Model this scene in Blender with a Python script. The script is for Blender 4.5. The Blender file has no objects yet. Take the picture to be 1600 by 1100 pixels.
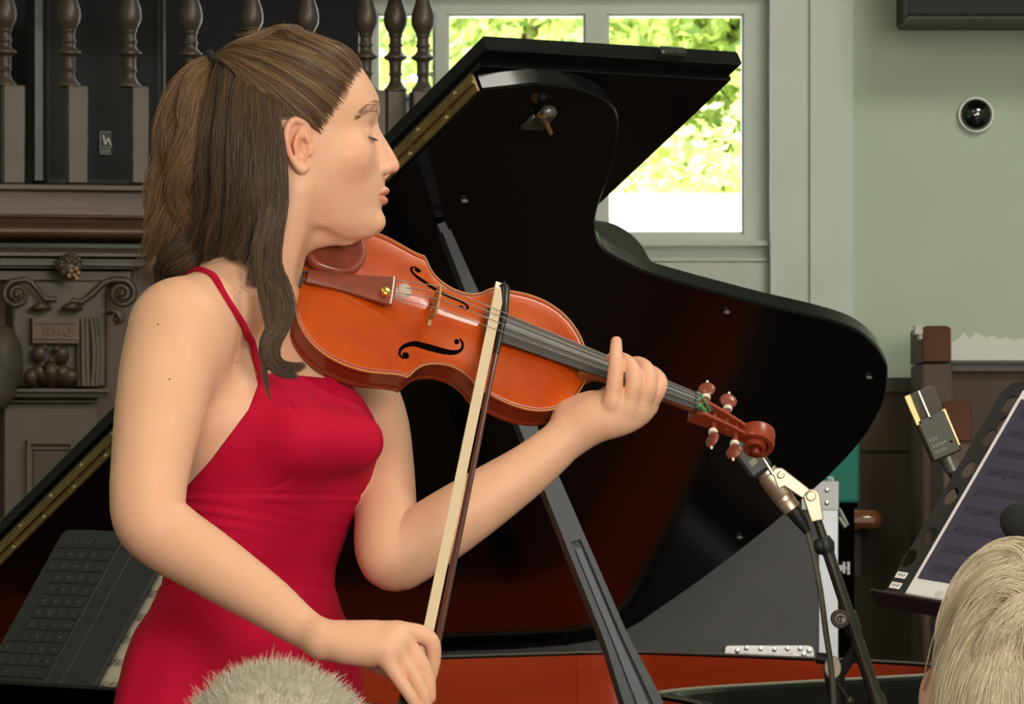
import bpy, math, random
import numpy as np
from mathutils import Vector, Matrix
random.seed(7)
RNG = np.random.RandomState(11)
C = bpy.context.scene.collection
PI = math.pi
FPX, HOR, CZ = 8500.0, 700.0, 1.28      # focal length in pixels, horizon row, camera height
YB = 5.85                               # distance of the player

def U(px, py, Y):
    return np.array([(px-800.0)*Y/FPX, Y, CZ+(HOR-py)*Y/FPX])

def nrm(v):
    v = np.asarray(v, float); return v/(np.linalg.norm(v)+1e-12)

# ------------------------------------------------------------------ materials
def new_mat(name):
    m = bpy.data.materials.new(name); m.use_nodes = True
    nt = m.node_tree; b = nt.nodes['Principled BSDF']
    return m, nt, b

def mat(name, col, rough=0.5, metal=0.0, spec=0.5, noise=0.0, nscale=20.0, bump=0.0, bscale=60.0, stretch=None,
        sss=0.0, coat=0.0, col2=None, sheen=0.0):
    m, nt, b = new_mat(name)
    b.inputs['Base Color'].default_value = (*col, 1)
    b.inputs['Roughness'].default_value = rough
    b.inputs['Metallic'].default_value = metal
    b.inputs['Specular IOR Level'].default_value = spec
    if coat: b.inputs['Coat Weight'].default_value = coat; b.inputs['Coat Roughness'].default_value = 0.08
    if sss:
        b.inputs['Subsurface Weight'].default_value = sss
        b.inputs['Subsurface Radius'].default_value = (0.012, 0.005, 0.003)
        b.inputs['Subsurface Scale'].default_value = 1.0
    if sheen: b.inputs['Sheen Weight'].default_value = sheen
    if noise or bump:
        tc = nt.nodes.new('ShaderNodeTexCoord'); mp = nt.nodes.new('ShaderNodeMapping')
        nt.links.new(tc.outputs['Object'], mp.inputs[0])
        if stretch: mp.inputs['Scale'].default_value = stretch
    if noise:
        n = nt.nodes.new('ShaderNodeTexNoise'); n.inputs['Scale'].default_value = nscale
        n.inputs['Detail'].default_value = 5
        nt.links.new(mp.outputs[0], n.inputs['Vector'])
        r = nt.nodes.new('ShaderNodeValToRGB')
        c2 = col2 if col2 else tuple(c*(1-noise) for c in col)
        r.color_ramp.elements[0].color = (*c2, 1); r.color_ramp.elements[0].position = 0.3
        r.color_ramp.elements[1].color = (*col, 1); r.color_ramp.elements[1].position = 0.7
        nt.links.new(n.outputs['Fac'], r.inputs[0]); nt.links.new(r.outputs[0], b.inputs['Base Color'])
    if bump:
        n2 = nt.nodes.new('ShaderNodeTexNoise'); n2.inputs['Scale'].default_value = bscale; n2.inputs['Detail'].default_value = 6
        nt.links.new(mp.outputs[0], n2.inputs['Vector'])
        bp = nt.nodes.new('ShaderNodeBump'); bp.inputs['Strength'].default_value = bump; bp.inputs['Distance'].default_value = 0.004
        nt.links.new(n2.outputs['Fac'], bp.inputs['Height']); nt.links.new(bp.outputs[0], b.inputs['Normal'])
    return m

# ------------------------------------------------------------------ scene bookkeeping
def tag(o, label=None, cat=None, group=None, kind=None):
    if label: o['label'] = label
    if cat: o['category'] = cat
    if group: o['group'] = group
    if kind: o['kind'] = kind
    return o

def thing(name, label, cat, loc, group=None):
    o = bpy.data.objects.new(name, None); C.objects.link(o)
    o.location = tuple(float(v) for v in loc); o.empty_display_size = 0.05
    return tag(o, label, cat, group)

def world_loc(o):
    v = Vector(o.location)
    return v

def link(name, me, parent=None, origin=None):
    """link a mesh given in world coordinates; its origin moves to `origin` (default: box centre base)"""
    o = bpy.data.objects.new(name, me); C.objects.link(o)
    n = len(me.vertices)
    if n:
        co = np.empty(n*3, np.float32); me.vertices.foreach_get('co', co); co = co.reshape(-1, 3)
        if origin is None:
            lo, hi = co.min(0), co.max(0); origin = np.array([(lo[0]+hi[0])/2, (lo[1]+hi[1])/2, lo[2]])
        co = co-np.asarray(origin, np.float32)
        me.vertices.foreach_set('co', co.ravel()); me.update()
        W = Vector([float(v) for v in origin])
    else: W = Vector((0, 0, 0))
    o['_w'] = list(W)
    if parent is not None:
        o.parent = parent
        o.location = W-Vector(parent.get('_w', list(parent.location)))
    else:
        o.location = W
    return o

def mesh_np(name, V, F, mats=None, smooth=True, angle=None, mi=None):
    """V (n,3), F (m,k) one polygon size, or list of arrays"""
    me = bpy.data.meshes.new(name)
    if not isinstance(F, (list, tuple)): F = [F]
    F = [np.asarray(f, np.int32) for f in F if len(f)]
    V = np.asarray(V, np.float32)
    me.vertices.add(len(V)); me.vertices.foreach_set('co', V.ravel())
    nl = sum(f.size for f in F); nf = sum(len(f) for f in F)
    me.loops.add(nl); me.polygons.add(nf)
    me.loops.foreach_set('vertex_index', np.concatenate([f.ravel() for f in F]))
    st = []; k = 0
    for f in F:
        st.append(k+np.arange(len(f))*f.shape[1]); k += f.size
    me.polygons.foreach_set('loop_start', np.concatenate(st).astype(np.int32))
    me.update(calc_edges=True); me.validate()
    if mats is not None:
        for m in (mats if isinstance(mats, (list, tuple)) else [mats]): me.materials.append(m)
    if mi is not None: me.polygons.foreach_set('material_index', np.asarray(mi, np.int32))
    me.polygons.foreach_set('use_smooth', np.full(nf, bool(smooth)))
    if smooth and angle: me.set_sharp_from_angle(angle=math.radians(angle))
    me.update()
    return me

class MB:
    """collects shapes for ONE mesh object (world coordinates)"""
    def __init__(s): s.V = []; s.F = []; s.M = []; s.mi = 0
    def add(s, vs, fs):
        b = len(s.V); s.V.extend([tuple(float(c) for c in v) for v in vs])
        for f in fs: s.F.append([b+i for i in f]); s.M.append(s.mi)
        return s
    def box(s, c, size, R=None, bev=0.0):
        x, y, z = [d/2 for d in size]; c = np.asarray(c, float)
        R = np.eye(3) if R is None else np.asarray(R)
        b = min(bev, x*.9, y*.9, z*.9)
        if b <= 0:
            vs = [c+R@np.array([i*x, j*y, k*z]) for i in (-1, 1) for j in (-1, 1) for k in (-1, 1)]
            s.add(vs, [(0, 1, 3, 2), (4, 6, 7, 5), (0, 4, 5, 1), (2, 3, 7, 6), (0, 2, 6, 4), (1, 5, 7, 3)])
        else:
            vs = []; ix = {}
            for i in (-1, 1):
                for j in (-1, 1):
                    for k in (-1, 1):
                        for a in range(3):
                            p = [i*(x-b), j*(y-b), k*(z-b)]; p[a] += (i, j, k)[a]*b
                            ix[i, j, k, a] = len(vs); vs.append(c+R@np.array(p))
            fs = []
            for i in (-1, 1):
                q = [ix[i, -1, -1, 0], ix[i, 1, -1, 0], ix[i, 1, 1, 0], ix[i, -1, 1, 0]]; fs.append(q if i > 0 else q[::-1])
                q = [ix[-1, i, -1, 1], ix[1, i, -1, 1], ix[1, i, 1, 1], ix[-1, i, 1, 1]]; fs.append(q[::-1] if i > 0 else q)
                q = [ix[-1, -1, i, 2], ix[1, -1, i, 2], ix[1, 1, i, 2], ix[-1, 1, i, 2]]; fs.append(q if i > 0 else q[::-1])
            for i in (-1, 1):
                for j in (-1, 1):
                    q = [ix[i, j, -1, 0], ix[i, j, -1, 1], ix[i, j, 1, 1], ix[i, j, 1, 0]]; fs.append(q if i*j > 0 else q[::-1])
                    q = [ix[i, -1, j, 0], ix[i, 1, j, 0], ix[i, 1, j, 2], ix[i, -1, j, 2]]; fs.append(q if i*j > 0 else q[::-1])
                    q = [ix[-1, i, j, 1], ix[-1, i, j, 2], ix[1, i, j, 2], ix[1, i, j, 1]]; fs.append(q if i*j > 0 else q[::-1])
                    for k in (-1, 1):
                        t = [ix[i, j, k, 0], ix[i, j, k, 1], ix[i, j, k, 2]]; fs.append(t if i*j*k > 0 else t[::-1])
            s.add(vs, fs)
        return s
    def hexa(s, lo4, hi4):
        """box from two quads (same winding)"""
        s.add(list(lo4)+list(hi4), [(3, 2, 1, 0), (4, 5, 6, 7), (0, 1, 5, 4), (1, 2, 6, 5), (2, 3, 7, 6), (3, 0, 4, 7)]); return s
    def tube(s, pts, rad, n=10, cap=True, sx=1.0, sy=1.0, ref=None, closed=False):
        pts = [np.asarray(p, float) for p in pts]; m = len(pts)
        rad = [rad]*m if np.isscalar(rad) else list(rad)
        ref = np.array([0, 0, 1.0]) if ref is None else np.asarray(ref, float)
        prev = None; vs = []
        for i, p in enumerate(pts):
            if closed: t = nrm(pts[(i+1) % m]-pts[i-1])
            else: t = nrm(pts[min(i+1, m-1)]-pts[max(i-1, 0)])
            if prev is None:
                a = np.cross(t, ref)
                if np.linalg.norm(a) < 1e-3: a = np.cross(t, [1.0, 0.1, 0])
                a = nrm(a)
            else: a = nrm(prev-t*np.dot(prev, t))
            prev = a; b = np.cross(t, a)
            for k in range(n):
                an = 2*PI*k/n; vs.append(p+rad[i]*(sx*math.cos(an)*a+sy*math.sin(an)*b))
        fs = []
        for i in range(m if closed else m-1):
            for k in range(n):
                i2 = (i+1) % m
                fs.append((i*n+k, i*n+(k+1) % n, i2*n+(k+1) % n, i2*n+k))
        if cap and not closed:
            fs.append(tuple(range(n))[::-1]); fs.append(tuple((m-1)*n+k for k in range(n)))
        s.add(vs, fs); return s
    def lathe(s, prof, o, ax=(0, 0, 1), n=24, cap=True, flat=1.0, ref=None):
        """prof: (radius, height) along axis ax from o"""
        o = np.asarray(o, float); ax = nrm(ax)
        a = np.cross(ax, [0, 0, 1.0] if abs(ax[2]) < .9 else [0, 1.0, 0]) if ref is None else np.asarray(ref, float)
        a = nrm(a); b = np.cross(ax, a); vs = []
        for r, h in prof:
            for k in range(n):
                an = 2*PI*k/n; vs.append(o+ax*h+r*(math.cos(an)*a+flat*math.sin(an)*b))
        fs = []; m = len(prof)
        for i in range(m-1):
            for k in range(n): fs.append((i*n+k, i*n+(k+1) % n, (i+1)*n+(k+1) % n, (i+1)*n+k))
        if cap: fs.append(tuple(range(n))[::-1]); fs.append(tuple((m-1)*n+k for k in range(n)))
        s.add(vs, fs); return s
    def ball(s, c, r, n=16, m=10, sc=(1, 1, 1), R=None):
        R = np.eye(3) if R is None else np.asarray(R); c = np.asarray(c, float)
        vs = [c+R@(np.array([0, 0, -r])*np.array(sc))]
        for i in range(1, m):
            ph = -PI/2+PI*i/m
            for k in range(n):
                th = 2*PI*k/n; vs.append(c+R@(r*np.array([math.cos(ph)*math.cos(th)*sc[0], math.cos(ph)*math.sin(th)*sc[1], math.sin(ph)*sc[2]])))
        vs.append(c+R@(np.array([0, 0, r])*np.array(sc)))
        fs = [(0, 1+(k+1) % n, 1+k) for k in range(n)]
        for i in range(m-2):
            for k in range(n): fs.append((1+i*n+k, 1+i*n+(k+1) % n, 1+(i+1)*n+(k+1) % n, 1+(i+1)*n+k))
        t = len(vs)-1; q = 1+(m-2)*n
        fs += [(t, q+k, q+(k+1) % n) for k in range(n)]
        s.add(vs, fs); return s
    def prism(s, outline, o, ex, ey, ez, z0, z1, bev=0.0):
        """extrude 2D outline (CCW in ex,ey) from z0 to z1 along ez, small edge bevel inward"""
        o = np.asarray(o, float); n = len(outline); P = np.asarray(outline, float)
        rings = [(0, z0), (0, z1)]
        if bev > 0: rings = [(bev, z0), (0, z0+bev), (0, z1-bev), (bev, z1)]
        d = np.roll(P, -1, 0)-np.roll(P, 1, 0); d /= (np.linalg.norm(d, axis=1)[:, None]+1e-12)
        inn = np.stack([-d[:, 1], d[:, 0]], 1)
        vs = []
        for b, z in rings:
            for q in P+inn*b: vs.append(o+ex*q[0]+ey*q[1]+ez*z)
        fs = []; m = len(rings)
        for i in range(m-1):
            for k in range(n): fs.append((i*n+k, i*n+(k+1) % n, (i+1)*n+(k+1) % n, (i+1)*n+k))
        fs.append(tuple(range(n))[::-1]); fs.append(tuple((m-1)*n+k for k in range(n)))
        s.add(vs, fs); return s
    def build(s, name, m, parent=None, smooth=True, angle=40, origin=None, bevel=0.0):
        me = bpy.data.meshes.new(name); me.from_pydata(s.V, [], s.F); me.validate()
        for mm in (m if isinstance(m, (list, tuple)) else [m]): me.materials.append(mm)
        if max(s.M+[0]) > 0 and len(me.polygons) == len(s.M): me.polygons.foreach_set('material_index', s.M)
        me.polygons.foreach_set('use_smooth', [bool(smooth)]*len(me.polygons))
        if smooth and angle: me.set_sharp_from_angle(angle=math.radians(angle))
        me.update()
        o = link(name, me, parent, origin)
        if bevel:
            md = o.modifiers.new('bevel', 'BEVEL'); md.width = bevel; md.segments = 2; md.limit_method = 'ANGLE'; md.angle_limit = math.radians(35)
        return o

def copy_tree(o, parent=None, off=(0, 0, 0)):
    c = o.copy(); C.objects.link(c)
    if parent is not None: c.parent = parent
    else: c.location = Vector(o.location)+Vector(off)
    for ch in list(o.children): copy_tree(ch, c)
    return c

def spline(P, n):
    """Catmull-Rom resample of rows (any dims)"""
    P = np.asarray(P, float); m = len(P)
    Q = np.vstack([2*P[0]-P[1], P, 2*P[-1]-P[-2]])
    t = np.linspace(0, m-1-1e-9, n); i = t.astype(int); u = (t-i)[:, None]
    a, b, c, d = Q[i], Q[i+1], Q[i+2], Q[i+3]
    return .5*(2*b+(c-a)*u+(2*a-5*b+4*c-d)*u**2+(3*b-a-3*c+d)*u**3)

def cspline(P, n):
    """closed Catmull-Rom"""
    P = np.asarray(P, float); m = len(P)
    t = np.arange(n)*m/n; i = t.astype(int); u = (t-i)[:, None]
    a, b, c, d = P[(i-1) % m], P[i % m], P[(i+1) % m], P[(i+2) % m]
    return .5*(2*b+(c-a)*u+(2*a-5*b+4*c-d)*u**2+(3*b-a-3*c+d)*u**3)

def text_mesh(txt, name, m, parent, o, ex, ey, size, ext=0.0003, align='LEFT'):
    """real lettering as a mesh: baseline start at o, running along ex, up ey"""
    cu = bpy.data.curves.new(name, 'FONT'); cu.body = txt; cu.size = size; cu.extrude = ext; cu.align_x = align; cu.resolution_u = 3
    ob = bpy.data.objects.new(name, cu); C.objects.link(ob)
    dg = bpy.context.evaluated_depsgraph_get(); me = bpy.data.meshes.new_from_object(ob.evaluated_get(dg))
    bpy.data.objects.remove(ob)
    n = len(me.vertices); co = np.empty(n*3, np.float32); me.vertices.foreach_get('co', co); co = co.reshape(-1, 3)
    ex = nrm(ex); ey = nrm(ey); ez = np.cross(ex, ey)
    w = np.asarray(o)+co[:, :1]*ex+co[:, 1:2]*ey+co[:, 2:]*ez
    me.vertices.foreach_set('co', w.astype(np.float32).ravel())
    me.materials.clear(); me.materials.append(m); me.update()
    return link(name, me, parent)

# ------------------------------------------------------------------ implicit surfaces (for organic shapes)
class Field:
    def __init__(s): s.p = []; s.margin = .055
    def add(s, fn, lo, hi, k=0.0, op='u'):
        m = max(k+0.004, s.margin)
        s.p.append((fn, np.asarray(lo)-m, np.asarray(hi)+m, k, op)); return s
    def capsules(s, P, R, k=0.0, op='u'):
        """chain of tapered capsules: P (n,3), R (n)"""
        P = np.asarray(P, float); R = np.asarray(R, float)
        def fn(X):
            d = None
            for i in range(len(P)-1):
                a, b = P[i], P[i+1]; ab = b-a; L = ab@ab+1e-12
                t = np.clip(((X-a)@ab)/L, 0, 1)
                q = np.linalg.norm(X-a-t[:, None]*ab, axis=1)-(R[i]+t*(R[i+1]-R[i]))
                d = q if d is None else np.minimum(d, q)
            return d
        return s.add(fn, (P-R[:, None]).min(0), (P+R[:, None]).max(0), k, op)
    def ellipsoid(s, c, r, R=None, k=0.0, op='u'):
        c = np.asarray(c, float); r = np.asarray(r, float)*np.ones(3); A = np.eye(3) if R is None else np.asarray(R, float)
        def fn(X):
            q = (X-c)@A                       # columns of A are the axes
            k0 = np.linalg.norm(q/r, axis=1); k1 = np.linalg.norm(q/(r*r), axis=1)+1e-9
            return k0*(k0-1)/k1
        m = r.max(); return s.add(fn, c-m, c+m, k, op)
    def loft(s, Z, cx, cy, af, ab, b, fwd, k=0.0, pw=2.0):
        """stack of ellipses: arrays over height Z (rising): centre, half length forward/back, half width; fwd = unit xy"""
        Z = np.asarray(Z, float); f = np.array([fwd[0], fwd[1]]); r = np.array([fwd[1], -fwd[0]])
        def g(X, z):
            ip = lambda a: np.interp(z, Z, a)
            dx = X[:, 0]-ip(cx); dy = X[:, 1]-ip(cy)
            u = dx*f[0]+dy*f[1]; v = dx*r[0]+dy*r[1]
            a = np.where(u > 0, ip(af), ip(ab)); bb = ip(b)
            return (np.abs(u/a)**pw+np.abs(v/bb)**pw)**(1/pw), u, v, a, bb
        def fn(X):
            z = np.clip(X[:, 2], Z[0], Z[-1])
            q, u, v, a, bb = g(X, z)
            qz = (g(X, np.clip(z+.001, Z[0], Z[-1]))[0]-g(X, np.clip(z-.001, Z[0], Z[-1]))[0])/.002
            gu = u/(a*a)/np.maximum(q, 1e-3); gv = v/(bb*bb)/np.maximum(q, 1e-3)
            gg = gu**2+gv**2+1e-6; d = (q-1)/np.sqrt(gg+np.minimum(qz**2, 2.5*gg))
            d = np.maximum(d, -np.minimum(a, bb))
            return np.maximum(d, np.maximum(X[:, 2]-Z[-1], Z[0]-X[:, 2]))
        m = max(np.max(af), np.max(ab), np.max(b))
        lo = [np.min(cx)-m, np.min(cy)-m, Z[0]]; hi = [np.max(cx)+m, np.max(cy)+m, Z[-1]]
        return s.add(fn, lo, hi, k)
    def eval(s, X, lo=None, hi=None):
        d = np.full(len(X), 0.5)
        if lo is None: lo, hi = X.min(0), X.max(0)
        for fn, l, h, k, op in s.p:
            if np.any(l > hi) or np.any(h < lo): continue
            q = fn(X)
            if op == 'u':
                if k > 0:
                    hh = np.maximum(k-np.abs(d-q), 0)/k; d = np.minimum(d, q)-hh*hh*k*.25
                else: d = np.minimum(d, q)
            elif op == 'm':                                  # displacement: fn returns an offset
                d = d+q
            else:
                q = -q
                if op == 'i': q = -q
                if k > 0:
                    hh = np.maximum(k-np.abs(d-q), 0)/k; d = np.maximum(d, q)+hh*hh*k*.25
                else: d = np.maximum(d, q)
        return d
    def grad(s, X, e=4e-4):
        X = np.asarray(X, float)
        g = np.stack([s.eval(X+np.eye(3)[i]*e)-s.eval(X-np.eye(3)[i]*e) for i in range(3)], 1)
        return g/(np.linalg.norm(g, axis=1)[:, None]+1e-9)
    def project(s, X, off=0.0, it=6):
        X = np.array(X, float)
        for _ in range(it):
            d = s.eval(X)-off; X = X-s.grad(X)*np.clip(d, -.02, .02)[:, None]
        return X
    def mesh(s, h, lo=None, hi=None, B=16):
        """surface nets over sparse blocks"""
        if lo is None:
            us = [p for p in s.p if p[4] == 'u']
            lo = np.min([p[1] for p in us], 0); hi = np.max([p[2] for p in us], 0)
        lo = np.asarray(lo, float)-2*h; hi = np.asarray(hi, float)+2*h
        nb = np.ceil((hi-lo)/(h*B)).astype(int); S = B*h
        N = (nb*B+2).astype(np.int64)
        gid = lambda I: (I[..., 0]*N[1]+I[..., 1])*N[2]+I[..., 2]
        cells = []; pos = []; quads = []
        loc = np.stack(np.meshgrid(*[np.arange(B+1)]*3, indexing='ij'), -1)
        for bi in range(nb[0]):
            ctr = lo+(np.stack(np.meshgrid([bi], np.arange(nb[1]), np.arange(nb[2]), indexing='ij'), -1).reshape(-1, 3)+.5)*S
            dc = s.eval(ctr)
            # near-surface test also looks at the block corners' reach
            keep = np.abs(dc) < S*1.35
            for c in ctr[keep]:
                b0 = np.round((c-S/2-lo)/h).astype(int)
                I = b0+loc; X = (lo+I*h).reshape(-1, 3)
                v = s.eval(X, X[0]-h, X[-1]+h).reshape((B+1,)*3)
                if v.min() > 0 or v.max() < 0: continue
                ins = v < 0
                # cells
                acc = np.zeros((B, B, B, 3)); cnt = np.zeros((B, B, B))
                for ax in range(3):
                    a = np.take(v, np.arange(B), ax); b = np.take(v, np.arange(1, B+1), ax)
                    cr = (a < 0) != (b < 0)
                    t = np.where(cr, a/np.where(cr, a-b, 1), 0)
                    o1, o2 = [x for x in range(3) if x != ax]
                    for i in (0, 1):
                        for j in (0, 1):
                            sl = [slice(None)]*3; sl[o1] = slice(i, i+B); sl[o2] = slice(j, j+B)
                            cc = cr[tuple(sl)]; tt = t[tuple(sl)]
                            cnt += cc; acc[..., ax] += cc*tt; acc[..., o1] += cc*i; acc[..., o2] += cc*j
                    # quads: edges along ax whose four cells are asked for by global id
                    w = np.argwhere(cr)
                    if len(w):
                        sg = np.take(v, np.arange(B), ax)[cr] < 0
                        ok = (w[:, o1] < B) & (w[:, o2] < B)
                        w = w[ok]; sg = sg[ok]
                        if len(w):
                            E = b0+w; q = []
                            for (i, j) in ((0, 0), (-1, 0), (-1, -1), (0, -1)):
                                K = E.copy(); K[:, o1] += i; K[:, o2] += j; q.append(gid(K))
                            q = np.stack(q, 1)
                            fl = sg if ax != 1 else ~sg
                            q = np.where(fl[:, None], q, q[:, ::-1]); quads.append(q)
                m = cnt > 0
                w = np.argwhere(m); cells.append(gid(b0+w)); pos.append(lo+(b0+w+acc[m]/cnt[m][:, None])*h)
        cells = np.concatenate(cells); pos = np.concatenate(pos); quads = np.concatenate(quads)
        o = np.argsort(cells); cells = cells[o]; pos = pos[o]
        ix = np.clip(np.searchsorted(cells, quads), 0, len(cells)-1)
        good = (cells[ix] == quads).all(1)
        ix = ix[good]
        # one Newton step pulls vertices onto the surface
        for a in range(0, len(pos), 200000):
            P = pos[a:a+200000]
        return pos, ix
# ================================================================== THE VIOLINIST
SK = YB/FPX
def pt(px, py, dy=0.0): return U(px, py, YB+dy)
def chain(F, rows, n=None, k=0.0, op='u', fn=None):
    """rows: (px, py, dy, r px)"""
    rows = np.array(rows, float)
    if n: rows = spline(rows, n)
    P = np.array([pt(a, b, c) for a, b, c, _ in rows]); R = rows[:, 3]*(YB+rows[:, 2])/FPX
    F.capsules(P, R, k, op); return P, R

yaw = math.radians(38); FWD = np.array([math.cos(yaw), -math.sin(yaw)]); RGT = np.array([-math.sin(yaw), -math.cos(yaw)])
def torso_loft(F, rows, k, dyc=0.0, grow=0.0, pw=2.15):
    rows = np.array(rows, float)[::-1]                        # rising z
    rows = spline(rows, len(rows)*5)
    c = np.array([pt(r[1], r[0], .03*math.exp(-((r[0]-530)/75)**2)) for r in rows])
    F.loft(c[:, 2], c[:, 0], c[:, 1], (rows[:, 2]+grow)*SK, (rows[:, 2]+grow)*SK, (rows[:, 3]+grow)*SK, FWD, k, pw)
# py, centre px, half depth, half breadth
TOR = [(448, 380, 40, 70), (480, 382, 66, 150), (540, 394, 84, 172), (600, 408, 104, 172), (680, 412, 122, 170), (770, 414, 125, 165),
       (850, 398, 108, 160), (900, 390, 100, 156), (950, 384, 108, 172), (1000, 378, 120, 206), (1090, 375, 130, 230), (1200, 374, 136, 238), (1330, 374, 120, 225), (1420, 374, 90, 190)]
def trunk(F):
    chain(F, [(385, 452, 0, 62), (335, 478, -.07, 62), (290, 502, -.125, 66)], 8, .03)        # trapezius, shoulders
    chain(F, [(394, 455, .03, 56), (462, 505, .13, 50), (545, 572, .185, 52)], 8, .03)
    chain(F, [(300, 560, -.11, 52), (320, 620, -.09, 48), (345, 670, -.07, 60)], 6, .05)      # behind the armpit
    for rr, fw in ((64, 80), (-62, 80)):
        c = pt(412, 690, 0); c[:2] += (FWD*fw+RGT*rr)*SK
        F.ellipsoid(c, np.array([72, 66, 78])*SK, None, .035)
body = Field()
torso_loft(body, TOR, 0.0); trunk(body)
# right arm (bow arm)
RARM = [(272, 515, -.13, 71), (262, 570, -.145, 74), (250, 640, -.17, 71), (238, 710, -.195, 64), (231, 770, -.215, 60), (236, 812, -.225, 59),
        (268, 842, -.228, 57), (315, 872, -.24, 53), (365, 905, -.255, 48), (420, 942, -.273, 41), (466, 976, -.291, 33), (505, 1000, -.308, 28.5)]
chain(body, RARM, 40, .022)
# left arm (violin arm)
LARM = [(556, 590, .17, 56), (586, 660, .12, 52), (599, 730, .065, 48), (603, 800, .015, 49), (606, 855, -.015, 52), (622, 872, -.02, 52),
        (670, 838, -.01, 54), (720, 805, -.002, 52), (780, 765, .008, 46), (830, 730, .017, 40), (875, 692, .026, 35), (900, 668, .032, 34)]
chain(body, LARM, 40, .007)
# neck
chain(body, [(368, 478, 0.01, 74), (382, 440, 0.01, 71), (404, 400, 0.005, 68), (428, 350, .0, 66), (450, 295, .005, 66)], 14, .025)
chain(body, [(462, 300, -.045, 20), (450, 360, -.042, 19), (434, 430, -.035, 16), (440, 470, -.02, 11)], 10, .03)   # neck muscle
# ------------------------------------------------------------------ head
hy = math.radians(4)
HF = np.array([math.cos(hy), math.sin(hy), 0]); HR = np.array([math.sin(hy), -math.cos(hy), 0]); HZ = np.array([0, 0, 1.0])
HB = np.stack([HF, HR, HZ], 1); HS = 5.86/FPX; HO = U(440, 200, 5.86)
def lp(px, py, lat=0.0): return HO+((px-440)/math.cos(hy)*HF+lat*HR+(200-py)*HZ)*HS
#   py, back, centre, front, half breadth
HEAD = [(56, 440, 446, 452, 6), (60, 412, 446, 482, 32), (68, 386, 446, 512, 56), (80, 362, 446, 537, 76), (95, 343, 446, 556, 90), (120, 325, 446, 575, 101),
        (145, 316, 446, 589, 106), (160, 314, 447, 592.5, 107), (172, 314, 447, 592, 107), (190, 316, 448, 588, 106), (205, 320, 450, 586, 104), (225, 328, 452, 588, 103), (240, 335, 454, 592, 101),
        (272, 356, 460, 599.5, 95), (290, 380, 466, 601, 89), (303, 400, 470, 599.5, 84), (316, 420, 476, 597, 78), (328, 440, 484, 596, 71), (340, 458, 492, 597.5, 63), (352, 478, 505, 596.5, 54),
        (362, 500, 522, 590, 42), (370, 520, 540, 578, 29), (376, 538, 546, 556, 12), (379, 545, 547, 550, 3)]
rows = spline(np.array(HEAD, float)[::-1], 100)
hc = np.array([lp(r[2], r[0]) for r in rows]); ch = math.cos(hy)
body.loft(hc[:, 2], hc[:, 0], hc[:, 1], (rows[:, 3]-rows[:, 2])/ch*HS, (rows[:, 2]-rows[:, 1])/ch*HS, rows[:, 4]*HS, HF[:2], .016, 1.95)
def hch(rows, k=0.0, op='u', n=None):
    rows = np.array(rows, float)
    if n: rows = spline(rows, n)
    body.capsules([lp(a, b, c) for a, b, c, _ in rows], rows[:, 3]*HS, k, op)
mm = .001
body.margin = .024
body.ellipsoid(lp(546, 246, 58), np.array([30, 24, 26])*HS, HB, 20*mm)              # cheekbones
body.ellipsoid(lp(546, 246, -58), np.array([30, 24, 26])*HS, HB, 20*mm)
hch([(566, 350, 0, 17), (530, 358, 0, 24), (485, 360, 0, 30)], 12*mm)               # under the chin
hch([(588, 346, 0, 13), (586, 346, 10, 12)], 8*mm)                                  # chin
for s in (1, -1):
    body.ellipsoid(lp(589, 204, 33*s), np.array([16, 19, 11])*HS, HB, 9*mm, 's')     # eye sockets
    body.ellipsoid(lp(563, 211, 33*s), np.array([17, 18, 17])*HS, HB, 3.5*mm)        # lidded eye
    hch([(584, 172, 8*s, 7), (580, 167, 24*s, 8), (568, 169, 42*s, 8), (552, 182, 58*s, 5)], 7*mm, n=9)   # brow ridge
    body.capsules([lp(579, 217, 20*s), lp(581.5, 218.5, 32*s), lp(573, 217, 46*s)], np.array([1.2, 1.8, 1.0])*HS, 1.0*mm, 's')     # between the lids
# nose
hch([(583, 188, 0, 5.5), (589, 205, 0, 5.5), (599, 224, 0, 6.5), (608, 242, 0, 8), (613.5, 256, 0, 9.8), (613.8, 260, 0, 9.8)], 5*mm, n=12)
for s in (1, -1):
    hch([(584, 205, 5*s, 5), (594, 235, 9*s, 7), (602, 260, 11*s, 8)], 5*mm, n=6)
    hch([(604, 264, 13*s, 8), (596, 265, 18*s, 6.5)], 3.0*mm)
    hch([(611, 273.5, 6.5*s, 2.6), (601, 274, 9.5*s, 3.0)], 1.2*mm, 's')
    hch([(592, 256, 25*s, 1.4), (589, 271, 23*s, 1.8), (592, 276, 16*s, 1.4)], 2.5*mm, 's', n=7)
hch([(606, 272, 0, 3.4), (601, 277, 0, 3.0)], 3*mm)
# lips
hch([(582, 305, 29, 1.8), (595, 300, 20, 4.6), (602, 297.5, 8, 5.6), (602.5, 299, 0, 5.2), (602, 297.5, -8, 5.6), (595, 300, -20, 4.6), (582, 305, -29, 1.8)], 2.2*mm, n=19)
hch([(582, 306.5, 28, 1.8), (592, 310.5, 19, 5), (598.5, 313, 8, 6.6), (599, 313, 0, 6.6), (598.5, 313, -8, 6.6), (592, 310.5, -19, 5), (582, 306.5, -28, 1.8)], 2.2*mm, n=19)
hch([(576, 306, 33, 1.3), (588, 305, 27, 1.2), (600, 305.2, 15, 1.2), (607.5, 305.4, 0, 1.2), (600, 305.2, -15, 1.2), (588, 305, -27, 1.2), (576, 306, -33, 1.3)], 1.5*mm, 's', n=19)
hch([(604, 327, -10, 3.5), (604.5, 327, 10, 3.5)], 5*mm, 's')                        # fold under the lip
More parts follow.
